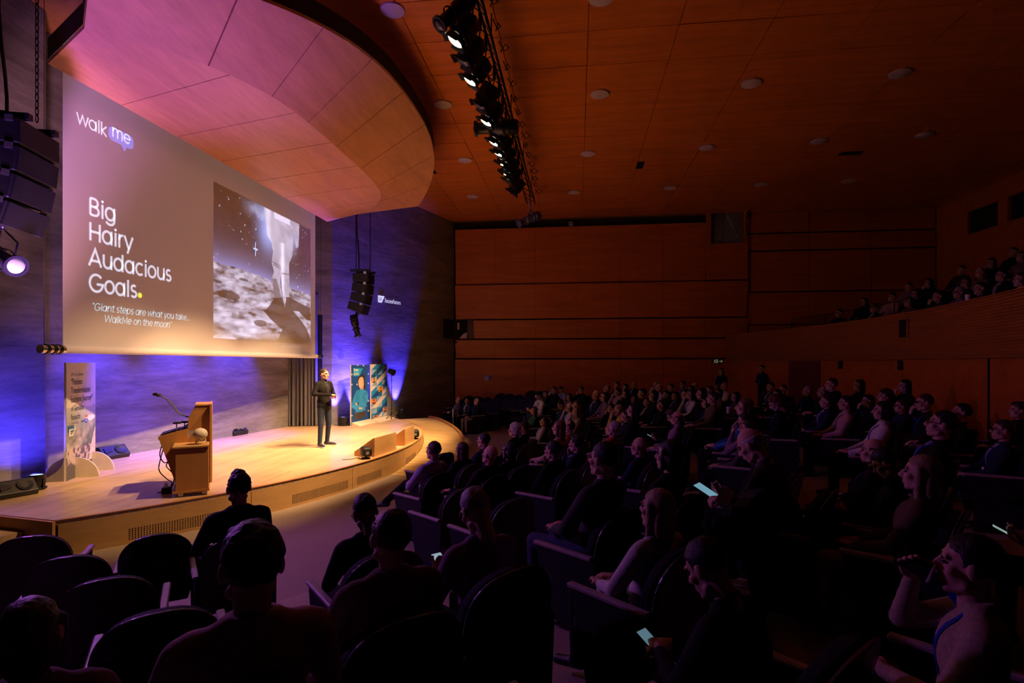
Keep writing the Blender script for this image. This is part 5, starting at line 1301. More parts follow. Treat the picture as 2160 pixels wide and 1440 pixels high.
    for s in (-1, 1):
        prev = None
        for k in range(9):
            t = k / 8; x = s * lerp(0.072, 0.012, t); z = lerp(0.50, 0.20, t); a, c = front(x - 0.011, z), front(x + 0.011, z)
            if k == 0: a += R @ V3(0, -0.03, 0.02); c += R @ V3(0, -0.03, 0.02)
            r = [bm.verts.new(a), bm.verts.new(c)]
            if prev: bm.faces.new((prev[0], prev[1], r[1], r[0]))
            prev = r
    bmesh.ops.solidify(bm, geom=bm.faces[:], thickness=0.003)
    lan = bpy.data.meshes.new('lanyard_' + name); bm.to_mesh(lan); bm.free()
    bm = NB(); c = front(0, 0.14) + R @ V3(0, 0.012, 0); box(bm, (-0.045, -0.002, -0.06), (0.045, 0.002, 0.06), Matrix.Translation(c) @ R.to_4x4()); bad = bpy.data.meshes.new('badge_' + name); bm.to_mesh(bad); bm.free()
    bm = NB(); prev = None
    for k in range(9):
        t = k / 8; w_ = lerp(0.058, 0.006, t ** 1.2); z = lerp(0.50, 0.17, t); r = [bm.verts.new(front(x, z) - R @ V3(0, 0.002, 0)) for x in (-w_, -w_ / 2, 0, w_ / 2, w_)]
        if prev:
            for i in range(4): bm.faces.new((prev[i], prev[i + 1], r[i + 1], r[i]))
        prev = r
    bmesh.ops.solidify(bm, geom=bm.faces[:], thickness=0.003)
    shf = bpy.data.meshes.new('shirt_front_' + name); bm.to_mesh(shf); bm.free()
    return dict(body=me, head=HM, lanyard=lan, badge=bad, shirt=shf, stand=stand, wr=[Vector(w_) for w_ in wrist])
L0 = [(-0.095, -0.07, 0.50), (-0.12, 0.36, 0.51), (-0.12, 0.36, 0.10), (-0.14, 0.52, 0.035)]
CROSS = [[(-0.095, -0.07, 0.50), (-0.09, 0.36, 0.50), (-0.06, 0.30, 0.10), (-0.07, 0.46, 0.035)], [(0.095, -0.07, 0.52), (0.05, 0.37, 0.63), (-0.20, 0.50, 0.42), (-0.24, 0.64, 0.36)]]
EXT = [[(-0.095, -0.07, 0.50), (-0.11, 0.36, 0.50), (-0.10, 0.55, 0.12), (-0.11, 0.71, 0.05)], [(0.095, -0.07, 0.50), (0.13, 0.37, 0.51), (0.14, 0.40, 0.10), (0.16, 0.56, 0.035)]]
POSES = {
 'lap': pose('lap', -0.12, [(-0.25, -0.04, 0.70), (0.25, -0.04, 0.70)], [(-0.09, 0.19, 0.62), (0.09, 0.19, 0.62)], hand_dir=[(0.6, 0.8, 0), (-0.6, 0.8, 0)]),
 'back': pose('back', -0.26, [(-0.29, -0.12, 0.70), (0.29, -0.12, 0.70)], [(-0.28, 0.12, 0.69), (0.28, 0.12, 0.69)], EXT, head_pitch=-0.1),
 'cross': pose('cross', -0.20, [(-0.26, -0.06, 0.70), (0.26, -0.06, 0.70)], [(-0.05, 0.16, 0.70), (0.10, 0.18, 0.70)], CROSS, hand_dir=[(0.9, 0.4, 0), (-0.9, 0.4, 0)]),
 'chin': pose('chin', -0.02, [(-0.25, 0.0, 0.70), (0.19, 0.12, 0.74)], [(0.02, 0.17, 0.68), (0.07, 0.045, 0.975)], hand_dir=[(0.9, 0.3, 0), (-0.3, -0.1, 0.9)], curl=0.75, palm=[(0, 0, -1), (0, -1, 0.2)]),
 'phone': pose('phone', 0.12, [(-0.24, 0.04, 0.68), (0.24, 0.04, 0.68)], [(-0.06, 0.25, 0.70), (0.06, 0.25, 0.70)], head_pitch=0.55, hand_dir=[(0.3, 0.8, 0.3), (-0.3, 0.8, 0.3)], curl=0.75, palm=[(0.5, 0, 1), (-0.5, 0, 1)]),
 'fold': pose('fold', -0.14, [(-0.25, 0.01, 0.74), (0.25, 0.01, 0.74)], [(0.10, 0.085, 0.78), (-0.10, 0.11, 0.82)], hand_dir=[(1, -0.2, 0.1), (-1, -0.2, 0.1)]),
 'face': pose('face', 0.02, [(-0.17, 0.14, 0.72), (0.17, 0.14, 0.72)], [(-0.055, 0.075, 0.975), (0.055, 0.075, 0.975)], hand_dir=[(0.1, -0.05, 1), (-0.1, -0.05, 1)], palm=[(0.2, -1, 0), (-0.2, -1, 0)]),
 'lean': pose('lean', 0.42, [(-0.19, 0.20, 0.62), (0.19, 0.20, 0.62)], [(-0.06, 0.38, 0.66), (0.06, 0.38, 0.66)], head_pitch=0.35, hand_dir=[(0.7, 0.7, 0), (-0.7, 0.7, 0)], curl=0.75),
 'cup': pose('cup', 0.0, [(-0.25, 0.0, 0.70), (0.24, 0.13, 0.80)], [(-0.02, 0.19, 0.66), (0.095, 0.09, 1.035)], hand_dir=[(0.9, 0.3, 0), (-0.5, 0.15, 0.75)], curl=0.28, palm=[(0, 0, -1), (-1, -0.2, 0)], head_pitch=-0.05),
}
SL_ = [[(-0.09, 0, 0.92), (-0.11, 0.02, 0.50), (-0.12, -0.01, 0.09), (-0.15, 0.16, 0.035)], [(0.09, 0, 0.92), (0.11, 0.03, 0.50), (0.12, 0.0, 0.09), (0.15, 0.17, 0.035)]]
POSES['stand'] = pose('stand', 0.02, [(-0.27, 0.0, 1.16), (0.27, 0.0, 1.16)], [(-0.06, 0.20, 1.10), (0.06, 0.22, 1.12)], SL_, (0, 0, 0.95), 0.0, 0.2, True, 0.75, [(0.8, 0.6, 0), (-0.8, 0.6, 0)])
POSES['present'] = pose('present', -0.02, [(-0.28, -0.02, 1.17), (0.28, -0.02, 1.17)], [(-0.09, 0.23, 1.13), (0.07, 0.26, 1.15)], [[(-0.09, 0, 0.92), (-0.12, 0.01, 0.50), (-0.13, -0.05, 0.09), (-0.20, 0.12, 0.035)], [(0.09, 0, 0.92), (0.13, 0.03, 0.50), (0.15, 0.02, 0.09), (0.20, 0.19, 0.035)]], (0, 0, 0.95), 0.02, 0.25, True, 0.75, [(0.9, 0.4, 0.1), (-0.9, 0.4, -0.1)], 1.06, 0.011)

# --- hair
def hair_mesh(kind):
    p = Prims(); z = 0.0; voxel = 0.009; amp = 0.004; fr = 22
    if kind == 'curly': p.ell((0, -0.02, 0.035), (0.098, 0.110, 0.105), 0); p.ell((0, -0.045, -0.03), (0.09, 0.075, 0.08), 0); amp = 0.014; fr = 45
    elif kind == 'wavy': p.ell((0, -0.018, 0.038), (0.086, 0.102, 0.098), 0); p.ell((0, 0.02, 0.09), (0.065, 0.065, 0.036), 0); amp = 0.006; fr = 30
    elif kind == 'spiky': p.ell((0, -0.018, 0.034), (0.080, 0.098, 0.094), 0); p.ell((0, 0.015, 0.105), (0.05, 0.055, 0.035), 0); amp = 0.008; fr = 60
    else: p.ell((0, -0.018, 0.034), (0.081, 0.099, 0.094), 0)
    if kind == 'long':
        p.ell((0, -0.055, -0.08), (0.085, 0.058, 0.17), 0)
        for s in (-1, 1): p.cap((0.066 * s, 0.0, 0.03), (0.075 * s, -0.005, -0.20), 0.028, 0.024, 0)
    if kind == 'bob':
        p.ell((0, -0.04, -0.03), (0.09, 0.065, 0.10), 0)
        for s in (-1, 1): p.cap((0.07 * s, 0.01, 0.03), (0.075 * s, 0.01, -0.09), 0.026, 0.022, 0)
    if kind in ('bun', 'tail'): p.ell((0, -0.125, 0.03), (0.042, 0.042, 0.042), 0)
    if kind == 'tail': p.cap((0, -0.13, 0.02), (0, -0.14, -0.16), 0.03, 0.014, 0)
    me = remesh(p, voxel, 2); n = len(me.vertices); c = np.zeros(n * 3); me.vertices.foreach_get('co', c); c = c.reshape(-1, 3)
    for i in range(n):
        v = Vector(c[i]); d = noise.noise(v * fr) * amp + noise.noise(v * fr * 2.3) * amp * 0.5
        x, y, zz = v
        long_ = kind in ('long', 'bob', 'tail', 'curly')
        hl = 0.062 + 0.012 * math.cos(x * 40)
        face = (y > 0.028 + 0.25 * max(0, zz - 0.02) and zz < hl) or (not long_ and zz < -0.01 and y > -0.035) or (not long_ and zz < -0.075) or (long_ and abs(x) < 0.066 and y > 0.0 and zz < hl)
        if kind == 'receding': face = face or (zz > 0.07 and y > -0.03) or (zz > 0.05 and y > 0.02)
        if kind == 'fringe': face = face or zz > 0.045
        if kind in ('bun', 'tail') and y < -0.09: face = False
        k = 0.80 if face else 1.0 + d / 0.09
        c[i] = (x * k, y * k, zz * k)
    me.vertices.foreach_set('co', c.ravel()); me.update(); me.materials.append(None); return me
HAIR = {k: hair_mesh(k) for k in ('short', 'wavy', 'spiky', 'long', 'bob', 'bun', 'curly', 'receding', 'fringe')}
bm = NB()
for s in (-1, 1):
    tube(bm, [(0.031 * s + 0.021 * math.cos(a), 0.101, 0.002 + 0.017 * math.sin(a)) for a in np.linspace(0, 2 * PI, 13)], 0.0028, 5, False)
    tube(bm, [(0.052 * s, 0.100, 0.006), (0.080 * s, 0.05, 0.008), (0.083 * s, -0.01, 0.004)], 0.0028, 5)
tube(bm, [(-0.010, 0.104, 0.006), (0.010, 0.104, 0.006)], 0.0028, 5)
GLASS = bpy.data.meshes.new('glasses'); bm.to_mesh(GLASS); bm.free(); GLASS.materials.append(M_BLACK)

# --- cloth, skin and hair colours
C_ = dict(k=(.0075, .007, .0085), n=(.016, .02, .045), g=(.05, .05, .055), w=(.55, .53, .52), l=(.34, .33, .50), p=(.42, .28, .25), b=(.36, .27, .20), r=(.34, .025, .02), y=(.50, .42, .04), G=(.02, .10, .04),
          o=(.11, .075, .04), d=(.05, .06, .13), t=(.016, .024, .046), c=(.30, .24, .16), m=(.16, .10, .09), u=(.03, .13, .35), v=(.20, .13, .20))
HC = dict(k=(.012, .010, .010), b=(.045, .025, .016), a=(.12, .045, .022), y=(.30, .20, .11), g=(.28, .26, .25), w=(.50, .47, .44))
SK = [(.52, .30, .22), (.46, .25, .17), (.58, .35, .27), (.20, .10, .07)]
def cm(code): return pm('cloth_' + code, C_[code], 0.85, 0.18, 60, bump=0.15, spec=0.15)
def hm(code): return pm('hair_' + code, HC[code], 0.55, 0.3, 80, bump=0.4, spec=0.35)
def sm_(i): return pm('skin_%d' % i, SK[i], 0.55, 0.06, 30, spec=0.3)
M_EYE = pm('eye_dark', (.02, .015, .012), 0.3); M_SHOE = pm('shoe_black', (.015, .014, .014), 0.5); M_LAN = pm('blue_lanyard', (.02, .09, .62), 0.6); M_BADGE = pm('white_badge', (.62, .58, .58), 0.5)
def child(name, me, m, parent, M=None):
    o = link(bpy.data.objects.new(name, me)); o.parent = parent
    if M is not None: o.matrix_local = M
    if len(me.materials) == 0: me.materials.append(None)
    o.material_slots[0].link = 'OBJECT'; o.material_slots[0].material = m
    return o
def person(loc, yaw, ps, hair, hc, top, leg, label, skin=0, opts='', scale=1.0, group=None, shoe=None):
    P = POSES[ps]; o = link(bpy.data.objects.new('person', P['body'])); o.location = loc; o.rotation_euler = (0, 0, yaw); o.scale = (scale,) * 3
    for i, m in enumerate((sm_(skin), cm(top), cm(leg), shoe or M_SHOE, M_EYE)):
        o.material_slots[i].link = 'OBJECT'; o.material_slots[i].material = m
    tag(o, label, 'person', group)
    if hair != 'bald': child('hair', HAIR[hair], hm(hc), o, P['head'])
    if 'G' in opts: child('glasses', GLASS, M_BLACK, o, P['head'])
    if 'L' in opts: child('lanyard', P['lanyard'], M_LAN, o)
    if 'B' in opts: child('badge', P['badge'], M_BADGE, o)
    if 'S' in opts: child('shirt_front', P['shirt'], cm('w'), o)
    if 'D' in opts: child('shirt_front', P['shirt'], cm('g'), o)
    if 'C' in opts: child('shirt_front', P['shirt'], cm('l'), o)
    return o

# ================================================================== SEATS
M_SEAT = pm('seat_fabric', (.018, .018, .024), 0.8, 0.2, 50, bump=0.2, spec=0.2); M_SHELL = pm('seat_shell', (.022, .018, .018), 0.35, 0.2, spec=0.5); M_ARM = pm('armrest_wood', (.42, .36, .34), 0.4, 0.12, 20)
def back_outline(w, z0, z1, n=18):
    P = [(-w * 0.82, z0), (w * 0.82, z0), (w * 0.98, z0 + 0.16)]
    zc_ = z1 - 0.26
    P += [(w * math.copysign(abs(math.cos(a)) ** 0.80, math.cos(a)), zc_ + 0.26 * math.sin(a) ** 0.9) for a in np.linspace(0.02, PI - 0.02, n)]
    P += [(-w * 0.98, z0 + 0.16)]; return P
def back_mesh(w, z0, z1, y0, thick, lean=0.16, bend=0.05):
    bm = NB(); prism(bm, [(x, 0, z) for x, z in back_outline(w, z0, z1)], (0, thick, 0))
    for v in bm.verts: v.co.y += y0 - (v.co.z - z0) * lean + bend * (v.co.x / w) ** 2
    bevel(bm, 0.012, 2); return bm
def seat_parts():
    r = []
    r.append(('back_shell', back_mesh(0.275, 0.30, 0.93, -0.32, 0.025), M_SHELL)); r.append(('backrest', back_mesh(0.262, 0.42, 0.915, -0.290, 0.055), M_SEAT))
    bm = NB(); box(bm, (-0.245, -0.22, 0.33), (0.245, 0.26, 0.415)); bevel(bm, 0.03, 2); r.append(('seat_cushion', bm, M_SEAT))
    for s in (-1, 1):
        bm = NB(); prism(bm, [(s * 0.275, -0.30, 0.10), (s * 0.275, 0.10, 0.10), (s * 0.275, 0.22, 0.60), (s * 0.275, -0.33, 0.60)], (s * 0.022, 0, 0)); r.append(('side_panel', bm, M_SEAT))
        bm = NB(); box(bm, (s * 0.286 - 0.024, -0.30, 0.60), (s * 0.286 + 0.024, 0.24, 0.63)); bevel(bm, 0.008, 1); r.append(('armrest', bm, M_ARM))
    bm = NB(); box(bm, (-0.2, -0.24, 0.0), (0.2, 0.12, 0.02)); box(bm, (-0.05, -0.12, 0.0), (0.05, 0.08, 0.34)); r.append(('pedestal', bm, M_BLACKM))
    return r
SEATM = []
for nme, bm, m in seat_parts():
    me = bpy.data.meshes.new('seat_' + nme); bm.normal_update()
    bm.to_mesh(me); bm.free(); me.materials.append(m); SEATM.append((nme, me))
bm = NB(); 
for i, (nme, me) in enumerate(SEATM):
    n0 = len(bm.faces); bm.from_mesh(me); bm.faces.ensure_lookup_table()
    for f in bm.faces[n0:]: f.material_index = {'back_shell': 1, 'armrest': 2, 'pedestal': 1}.get(nme, 0)
SEAT1 = bpy.data.meshes.new('seat_whole'); bm.to_mesh(SEAT1); bm.free()
for m in (M_SEAT, M_SHELL, M_ARM): SEAT1.materials.append(m)
def seat(loc, yaw, label, group, far=False):
    if far:
        o = link(bpy.data.objects.new('auditorium_seat', SEAT1)); o.location = loc; o.rotation_euler = (0, 0, yaw); return tag(o, label, 'seat', group)
    t = thing('auditorium_seat', label, 'seat', loc, yaw, group)
    for nme, me in SEATM:
        c = link(bpy.data.objects.new(nme, me)); c.parent = t
    return t

# ================================================================== PRESENTER
pp = at_z(684, 941, STZ); d = Vector((0.93, -0.34)); 
M_SNEAK = pm('sneaker_black_white', (.03, .03, .035), 0.5)
pres = person((pp.x, pp.y, STZ), math.atan2(d.y, d.x) - PI / 2, 'present', 'short', 'b', 'k', 't', 'person in black blazer and dark jeans standing on stage with clasped hands', 0, 'D', 1.035, None, M_SNEAK)
for i in range(2):
    a = Vector(((-0.13, -0.05), (0.15, 0.02))[i]); b = Vector(((-0.20, 0.12), (0.20, 0.19))[i]); dd = (b - a).normalized(); nn = Vector((-dd.y, dd.x)); bm = NB(); n = 14
    P = [a - dd * 0.065 + nn * 0.04, b + dd * 0.02 + nn * 0.042] + [b + dd * 0.04 * math.sin(t) * 1.1 + dd * 0.02 + nn * 0.042 * math.cos(t) for t in np.linspace(0.2, PI - 0.2, 7)] + [b + dd * 0.02 - nn * 0.042, a - dd * 0.065 - nn * 0.04]
    prism(bm, [(q.x, q.y, 0.0) for q in P], (0, 0, 0.022)); me = bpy.data.meshes.new('sole'); bm.to_mesh(me); bm.free(); child('shoe_sole', me, M_WHITE, pres)
cl = pres.matrix_basis @ Vector((0.0, 0.335, 1.13)); bm = NB(); box(bm, (-0.012, -0.03, -0.01), (0.012, 0.06, 0.01), Matrix.Translation(cl) @ rotz(0.6)); bevel(bm, 0.004, 1)
tag(obj('presentation_clicker', bm, M_BLACK), 'small black clicker held in the hands of the presenter on stage', 'remote')

# ================================================================== AUDIENCE
TGT = Vector((-9.5, 12.0))
ROWS = [12.1 + 0.9 * k for k in range(9)]
placed = []      # (x, y)
def head_local(ps): 
    t = POSES[ps]['head'].translation; return Vector((t.x, t.y)), t.z + 0.118
def yaw_for(p, tgt=TGT): return math.atan2(tgt.y - p.y, tgt.x - p.x) - PI / 2
def origin_of(H, ps, sc, tgt=TGT):
    off, top = head_local(ps); o = Vector((H.x, H.y))
    for _ in range(3):
        y = yaw_for(o, tgt); o = Vector((H.x, H.y)) - Vector((off.x * math.cos(y) - off.y * math.sin(y), off.x * math.sin(y) + off.y * math.cos(y))) * sc
    return o, y
def solve(x, y, ps):
    """depth at which a seated head top seen at (x, y) rests on the raked floor"""
    top = head_local(ps)[1]; best = None
    for k in range(500):
        D = 1.5 + k * 0.04; H = ray_xy(x, y, D); o, _ = origin_of(H, ps, 1.0)
        if o.y > FAR_Y - 0.5: break
        r = rho(o.x, o.y)
        if r > 19.9: break
        e_ = abs(H.z - top - floor_z(r))
        if best is None or e_ < best[0]: best = (e_, D)
    return best[1]
def snap_row(x, y, D, ps):
    o, _ = origin_of(ray_xy(x, y, D), ps, 1.0); r = rho(o.x, o.y); R = min(ROWS, key=lambda q: abs(q - r)); best = (9, D)
    for k in range(-60, 61):
        d2 = D + k * 0.04
        if d2 < 1.5: continue
        o, _ = origin_of(ray_xy(x, y, d2), ps, 1.0)
        if o.y > FAR_Y - 0.45: break
        e_ = abs(rho(o.x, o.y) - R)
        if e_ < best[0]: best = (e_, d2)
    return best[1]
FARG = 'spectators far back in the stalls'
PEND = []
def audience(x, y, D, ps, hair, hc, top, leg, opts, label, skin=0, tgt=TGT, dyaw=0.0, sitz=None, fixed=False):
    near = D > 0 and (D < 4.8 or D > 9.5)
    if not near: D = snap_row(x, y, solve(x, y, ps), ps)
    H = ray_xy(x, y, D); o, yw = origin_of(H, ps, 1.0, tgt)
    PEND.append(dict(x=x, y=y, o=o, o0=o.copy(), H=H, D=D, ps=ps, near=near, args=(hair, hc, top, leg, opts, label, skin), tgt=tgt, dyaw=dyaw, sitz=sitz))
def settle():
    for it in range(160):
        mv = 0.0
        for i, p in enumerate(PEND):
            for q in PEND[i + 1:]:
                d = p['o'] - q['o']
                if d.length > 0.95: continue
                if d.length < 1e-4: d = Vector((0.01, 0.02))
                c = (p['o'] + q['o']) / 2; r = c - Vector((CX, CY)); r.normalize(); t = Vector((-r.y, r.x))
                dr, dt = d.dot(r), d.dot(t); L = math.hypot(dr / 0.84, dt / 0.60)
                if L >= 1.0: continue
                push = t * (1 if dt >= 0 else -1) * (1 - L) * 0.35 + r * (1 if dr >= 0 else -1) * (1 - L) * (0.25 if abs(dr) > 0.3 else 0.0)
                wp, wq = (0.25 if p['near'] else 1.0), (0.25 if q['near'] else 1.0)
                p['o'] = p['o'] + push * (2 * wp / (wp + wq)) * 0.5; q['o'] = q['o'] - push * (2 * wq / (wp + wq)) * 0.5; mv += L
        for p in PEND:
            if p['o'].y > FAR_Y - 0.45: p['o'].y = FAR_Y - 0.45
            if not p['near']: p['o'] = p['o'].lerp(p['o0'], 0.02)
        if mv == 0: break
    for p in PEND:
        o = p['o']; z = floor_z(rho(o.x, o.y)) if p['sitz'] is None else p['sitz']; yw = yaw_for(o, p['tgt'])
        hl, top_ = head_local(p['ps']); hx = o + Vector((hl.x * math.cos(yw) - hl.y * math.sin(yw), hl.x * math.sin(yw) + hl.y * math.cos(yw)))
        D = -SN * hx.x + CS * hx.y; zt = CAMZ + (HORIZON - p['y']) / FPX * D; sc = max(0.93, min(1.10, (zt - z) / top_))
        placed.append((o.x, o.y)); hair, hc, top, leg, opts, label, skin = p['args']
        person((o.x, o.y, z), yw + p['dyaw'], p['ps'], hair, hc, top, leg, label, skin, opts, sc)
        seat((o.x, o.y, z), yaw_for(o), 'dark seat under the ' + ' '.join(label.split()[:12]), 'auditorium seats in use', D > 9)
A = audience
# ---- foreground and left block
A(502, 992, 4.55, 'lap', 'spiky', 'k', 'k', 'k', '', 'person in black jacket with spiky hair silhouetted before the stage', tgt=Vector((-9.0, 9.5)))
A(530, 1104, 1.75, 'lap', 'wavy', 'k', 'p', 'k', 'L', 'person in dusty pink shirt seen from behind at bottom left')
A(62, 1262, 1.70, 'lap', 'bob', 'b', 'm', 'k', '', 'person with brown bobbed hair cut by the lower left corner')
A(770, 1044, 3.6, 'phone', 'short', 'k', 'k', 'k', 'G', 'person in black jacket with cropped dark hair and glasses looking down', 3)
A(822, 1070, 2.35, 'lap', 'receding', 'b', 'm', 'k', '', 'person in brown shirt with thinning wavy brown hair from behind')
A(1003, 1031, 3.0, 'phone', 'short', 'g', 'v', 'd', 'G', 'grey haired person in pale pink shirt looking at a glowing phone')
A(913, 930, 6.5, 'cross', 'short', 'b', 'l', 'k', '', 'person in white shirt with outstretched foot beside the ramp')
A(975, 932, 6.4, 'lap', 'long', 'b', 'k', 'k', '', 'person with long dark hair right of the white shirt by the ramp')
A(1020, 912, 7.6, 'lap', 'short', 'k', 'n', 'k', 'S', 'person in navy suit turned to the ramp behind the steel post')
A(1033, 938, 5.7, 'back', 'bald', 'k', 'k', 'k', '', 'bald person in black jacket with one arm on the armrest')
A(1075, 933, 5.6, 'lap', 'bob', 'k', 'k', 'k', 'G', 'person in black with bobbed dark hair and glasses beside the bald head')
A(1085, 892, 7.0, 'lap', 'curly', 'w', 'k', 'k', 'L', 'person with curly pale grey hair and blue lanyard')
A(1104, 888, 7.6, 'lap', 'bun', 'k', 'k', 'k', 'S', 'person in black jacket with dark hair pinned up and white collar')
A(1150, 894, 6.6, 'back', 'short', 'k', 'l', 'd', 'L', 'person in lilac shirt leaning back with chin raised')
A(1178, 886, 7.2, 'lap', 'long', 'a', 'p', 'k', '', 'person with long straight brown hair and pink top')
A(1201, 887, 7.0, 'lap', 'receding', 'b', 'r', 'k', 'GL', 'person with receding hair, glasses and blue collar, dark red top')
A(1166, 929, 5.0, 'chin', 'short', 'k', 'k', 'd', 'L', 'person in black T-shirt with dark hair resting face on hand')
A(1216, 917, 5.4, 'chin', 'wavy', 'k', 'n', 'k', 'C', 'person in navy jacket with swept dark hair and violet-lit cheek')
A(1297, 931, 4.2, 'lap', 'short', 'k', 'g', 'd', '', 'bearded person in grey sweater and jeans with hands together')
A(1350, 929, 5.0, 'lap', 'bald', 'k', 'n', 'k', 'GL', 'bald person with dark glasses in navy shirt')
A(1396, 927, 4.9, 'lap', 'bob', 'k', 'k', 'k', 'C', 'person with full dark hair and pale collar right of the bald glasses wearer')
A(1390, 1082, 3.0, 'lap', 'long', 'y', 'w', 'k', 'B', 'person in white blouse with long fair hair and name badge')
A(1570, 1190, 2.25, 'lean', 'short', 'k', 'k', 'k', 'C', 'person in dark jacket bending forward at the bottom edge')
A(1962, 1128, 1.95, 'cup', 'short', 'k', 'b', 'k', 'L', 'person in beige blazer drinking from a dark cup', tgt=Vector((-9, 8)))
A(1905, 960, 3.65, 'lap', 'long', 'y', 'o', 'c', 'B', 'blond person in olive jacket and beige trousers')
A(1866, 951, 4.25, 'phone', 'short', 'k', 'k', 'k', 'L', 'person in black looking down at a teal-lit phone')
A(1845, 925, 4.6, 'lap', 'fringe', 'b', 'k', 'k', 'LB', 'balding bearded person in black with white badge at the lap')
A(2118, 893, 5.0, 'lap', 'short', 'b', 'n', 'k', 'GSLB', 'person with glasses, navy jacket and badge at the right picture edge')
A(2027, 850, 5.1, 'back', 'short', 'k', 'k', 'k', 'SL', 'person in dark suit and white shirt leaning back with blue lanyard')
A(1979, 860, 5.8, 'back', 'short', 'k', 'k', 'k', 'GLC', 'person with dark glasses beside the leaning white shirt wearer')
A(2150, 848, 6.0, 'lap', 'wavy', 'b', 'k', 'k', '', 'dim person in black at the far right edge before the rear wall')
A(1949, 831, 6.6, 'chin', 'short', 'b', 'k', 'k', 'GL', 'person in black with hand on cheek near the rear wall')
A(1902, 842, 6.5, 'lap', 'short', 'b', 'n', 'k', 'GLB', 'person in navy jacket with glasses and square white badge')
A(1860, 846, 7.0, 'lap', 'bob', 'k', 'w', 'k', 'L', 'person in white blouse and bobbed dark hair with blue lanyard')
A(1827, 832, 7.4, 'chin', 'short', 'k', 'n', 'k', 'GL', 'person in dark jacket with glasses and raised fist')
A(1783, 834, 7.8, 'lap', 'short', 'k', 'p', 'k', 'L', 'person in pink shirt with dark hair and lanyard near the rear wall')
A(1743, 833, 8.2, 'lap', 'short', 'b', 'n', 'k', 'SL', 'person in dark suit with white shirt left of the pink shirt')
A(1578, 923, 4.7, 'phone', 'wavy', 'b', 'k', 'k', '', 'person in black with hand at face over a lit tablet')
A(1580, 905, 5.6, 'lap', 'short', 'k', 'g', 'k', '', 'dark haired person in grey just behind the tablet reader')
A(1601, 887, 6.2, 'lean', 'fringe', 'w', 'g', 'k', '', 'grey haired person bending forward right of the tablet reader')
A(1568, 871, 6.6, 'face', 'short', 'k', 'v', 'k', '', 'person with both hands folded over the mouth')
A(2285, 985, 3.3, 'phone', 'short', 'b', 'k', 'k', '', 'person in black cut by the right picture edge holding a phone')
# ---- middle of the stalls
A(1217, 854, 0, 'chin', 'long', 'a', 'c', 'k', '', 'person with long auburn curls and patterned blouse')
A(1183, 845, 0, 'phone', 'short', 'b', 'n', 'k', 'GL', 'person in navy jacket with blue lanyard reading downwards')
A(1201, 850, 0, 'chin', 'short', 'w', 'l', 'k', '', 'white haired person with hand on chin')
A(1127, 860, 0, 'lap', 'long', 'a', 'G', 'k', '', 'person in green sweater with warmly lit face')
A(1135, 826, 0, 'phone', 'short', 'k', 'w', 'd', 'L', 'bearded person in pale shirt reading, before the orange wall')
A(1151, 825, 0, 'lap', 'short', 'k', 'g', 'k', '', 'person in grey jacket beside the bearded reader')
A(1168, 815, 0, 'chin', 'short', 'b', 'k', 'k', '', 'person in black with hand before the face near the side wall')
A(1184, 815, 0, 'phone', 'short', 'k', 'l', 'k', 'L', 'person in violet-blue shirt looking down near the side wall')
A(1201, 832, 0, 'lap', 'bob', 'k', 'm', 'k', '', 'person in dark brown with bobbed hair behind the navy reader')
A(1216, 838, 0, 'lap', 'long', 'k', 'm', 'k', '', 'person with long black hair beside the dark brown top')
A(1226, 815, 0, 'chin', 'short', 'k', 'k', 'k', '', 'person in black suit with fist at mouth alone by the wall')
A(1256, 823, 0, 'lap', 'bald', 'k', 'n', 'k', 'SL', 'bald person in navy suit and white shirt mid stalls')
A(1274, 826, 0, 'lap', 'bob', 'b', 'v', 'd', 'GLB', 'person in checked lilac shirt with glasses and badge')
A(1279, 812, 0, 'lap', 'short', 'g', 'k', 'k', '', 'grey haired person in black behind the checked shirt')
A(1302, 805, 0, 'lap', 'short', 'k', 'n', 'k', 'L', 'person in navy shirt high in the stalls with lanyard')
A(1318, 809, 0, 'lap', 'bob', 'k', 'k', 'k', '', 'person in black with dark bob high in the stalls')
A(1337, 804, 0, 'lap', 'fringe', 'g', 'k', 'k', 'S', 'balding person in black jacket and white shirt high in the stalls')
A(1302, 818, 0, 'chin', 'short', 'k', 'p', 'k', '', 'person in pink shirt with fingers at chin')
A(1319, 821, 0, 'chin', 'bob', 'k', 'k', 'k', '', 'person in black top with fingers near the mouth')
A(1334, 841, 0, 'lap', 'long', 'k', 'k', 'k', '', 'person in black with long black hair left of the white jackets')
A(1304, 853, 0, 'face', 'short', 'y', 'y', 'k', '', 'person in yellow sweater with hands before the face')
A(1290, 855, 0, 'chin', 'short', 'b', 'n', 'k', '', 'person in navy left of the yellow sweater')
A(1318, 864, 0, 'lap', 'short', 'k', 'n', 'k', 'SL', 'person in dark suit and white collar right of the yellow sweater')
A(1293, 887, 0, 'back', 'short', 'g', 'r', 'k', 'L', 'grey haired person in red sweater with blue lanyard')
A(1347, 836, 0, 'lap', 'bob', 'k', 'w', 'k', 'L', 'person in white jacket with dark bob and blue lanyard')
A(1367, 839, 0, 'lap', 'short', 'b', 'b', 'k', 'L', 'person in pale beige blazer with short brown hair')
A(1393, 844, 0, 'back', 'short', 'k', 'k', 'k', 'LB', 'person in black with wide blue lanyard beside the beige blazer')
A(1417, 863, 0, 'phone', 'wavy', 'b', 'k', 'k', 'G', 'person with tousled brown hair and glasses looking down mid stalls')
A(1428, 867, 0, 'lap', 'fringe', 'b', 'v', 'k', 'G', 'balding person with glasses in mauve sweater')
A(1482, 843, 0, 'lap', 'bob', 'k', 'k', 'k', 'L', 'person in black blouse with red-lit face and blue lanyard')
A(1412, 826, 0, 'lap', 'short', 'k', 'n', 'k', 'GLS', 'person in dark suit with glasses and diagonal lanyard')
A(1386, 822, 0, 'lap', 'short', 'g', 'n', 'k', 'L', 'ruddy grey haired person in navy with lanyard')
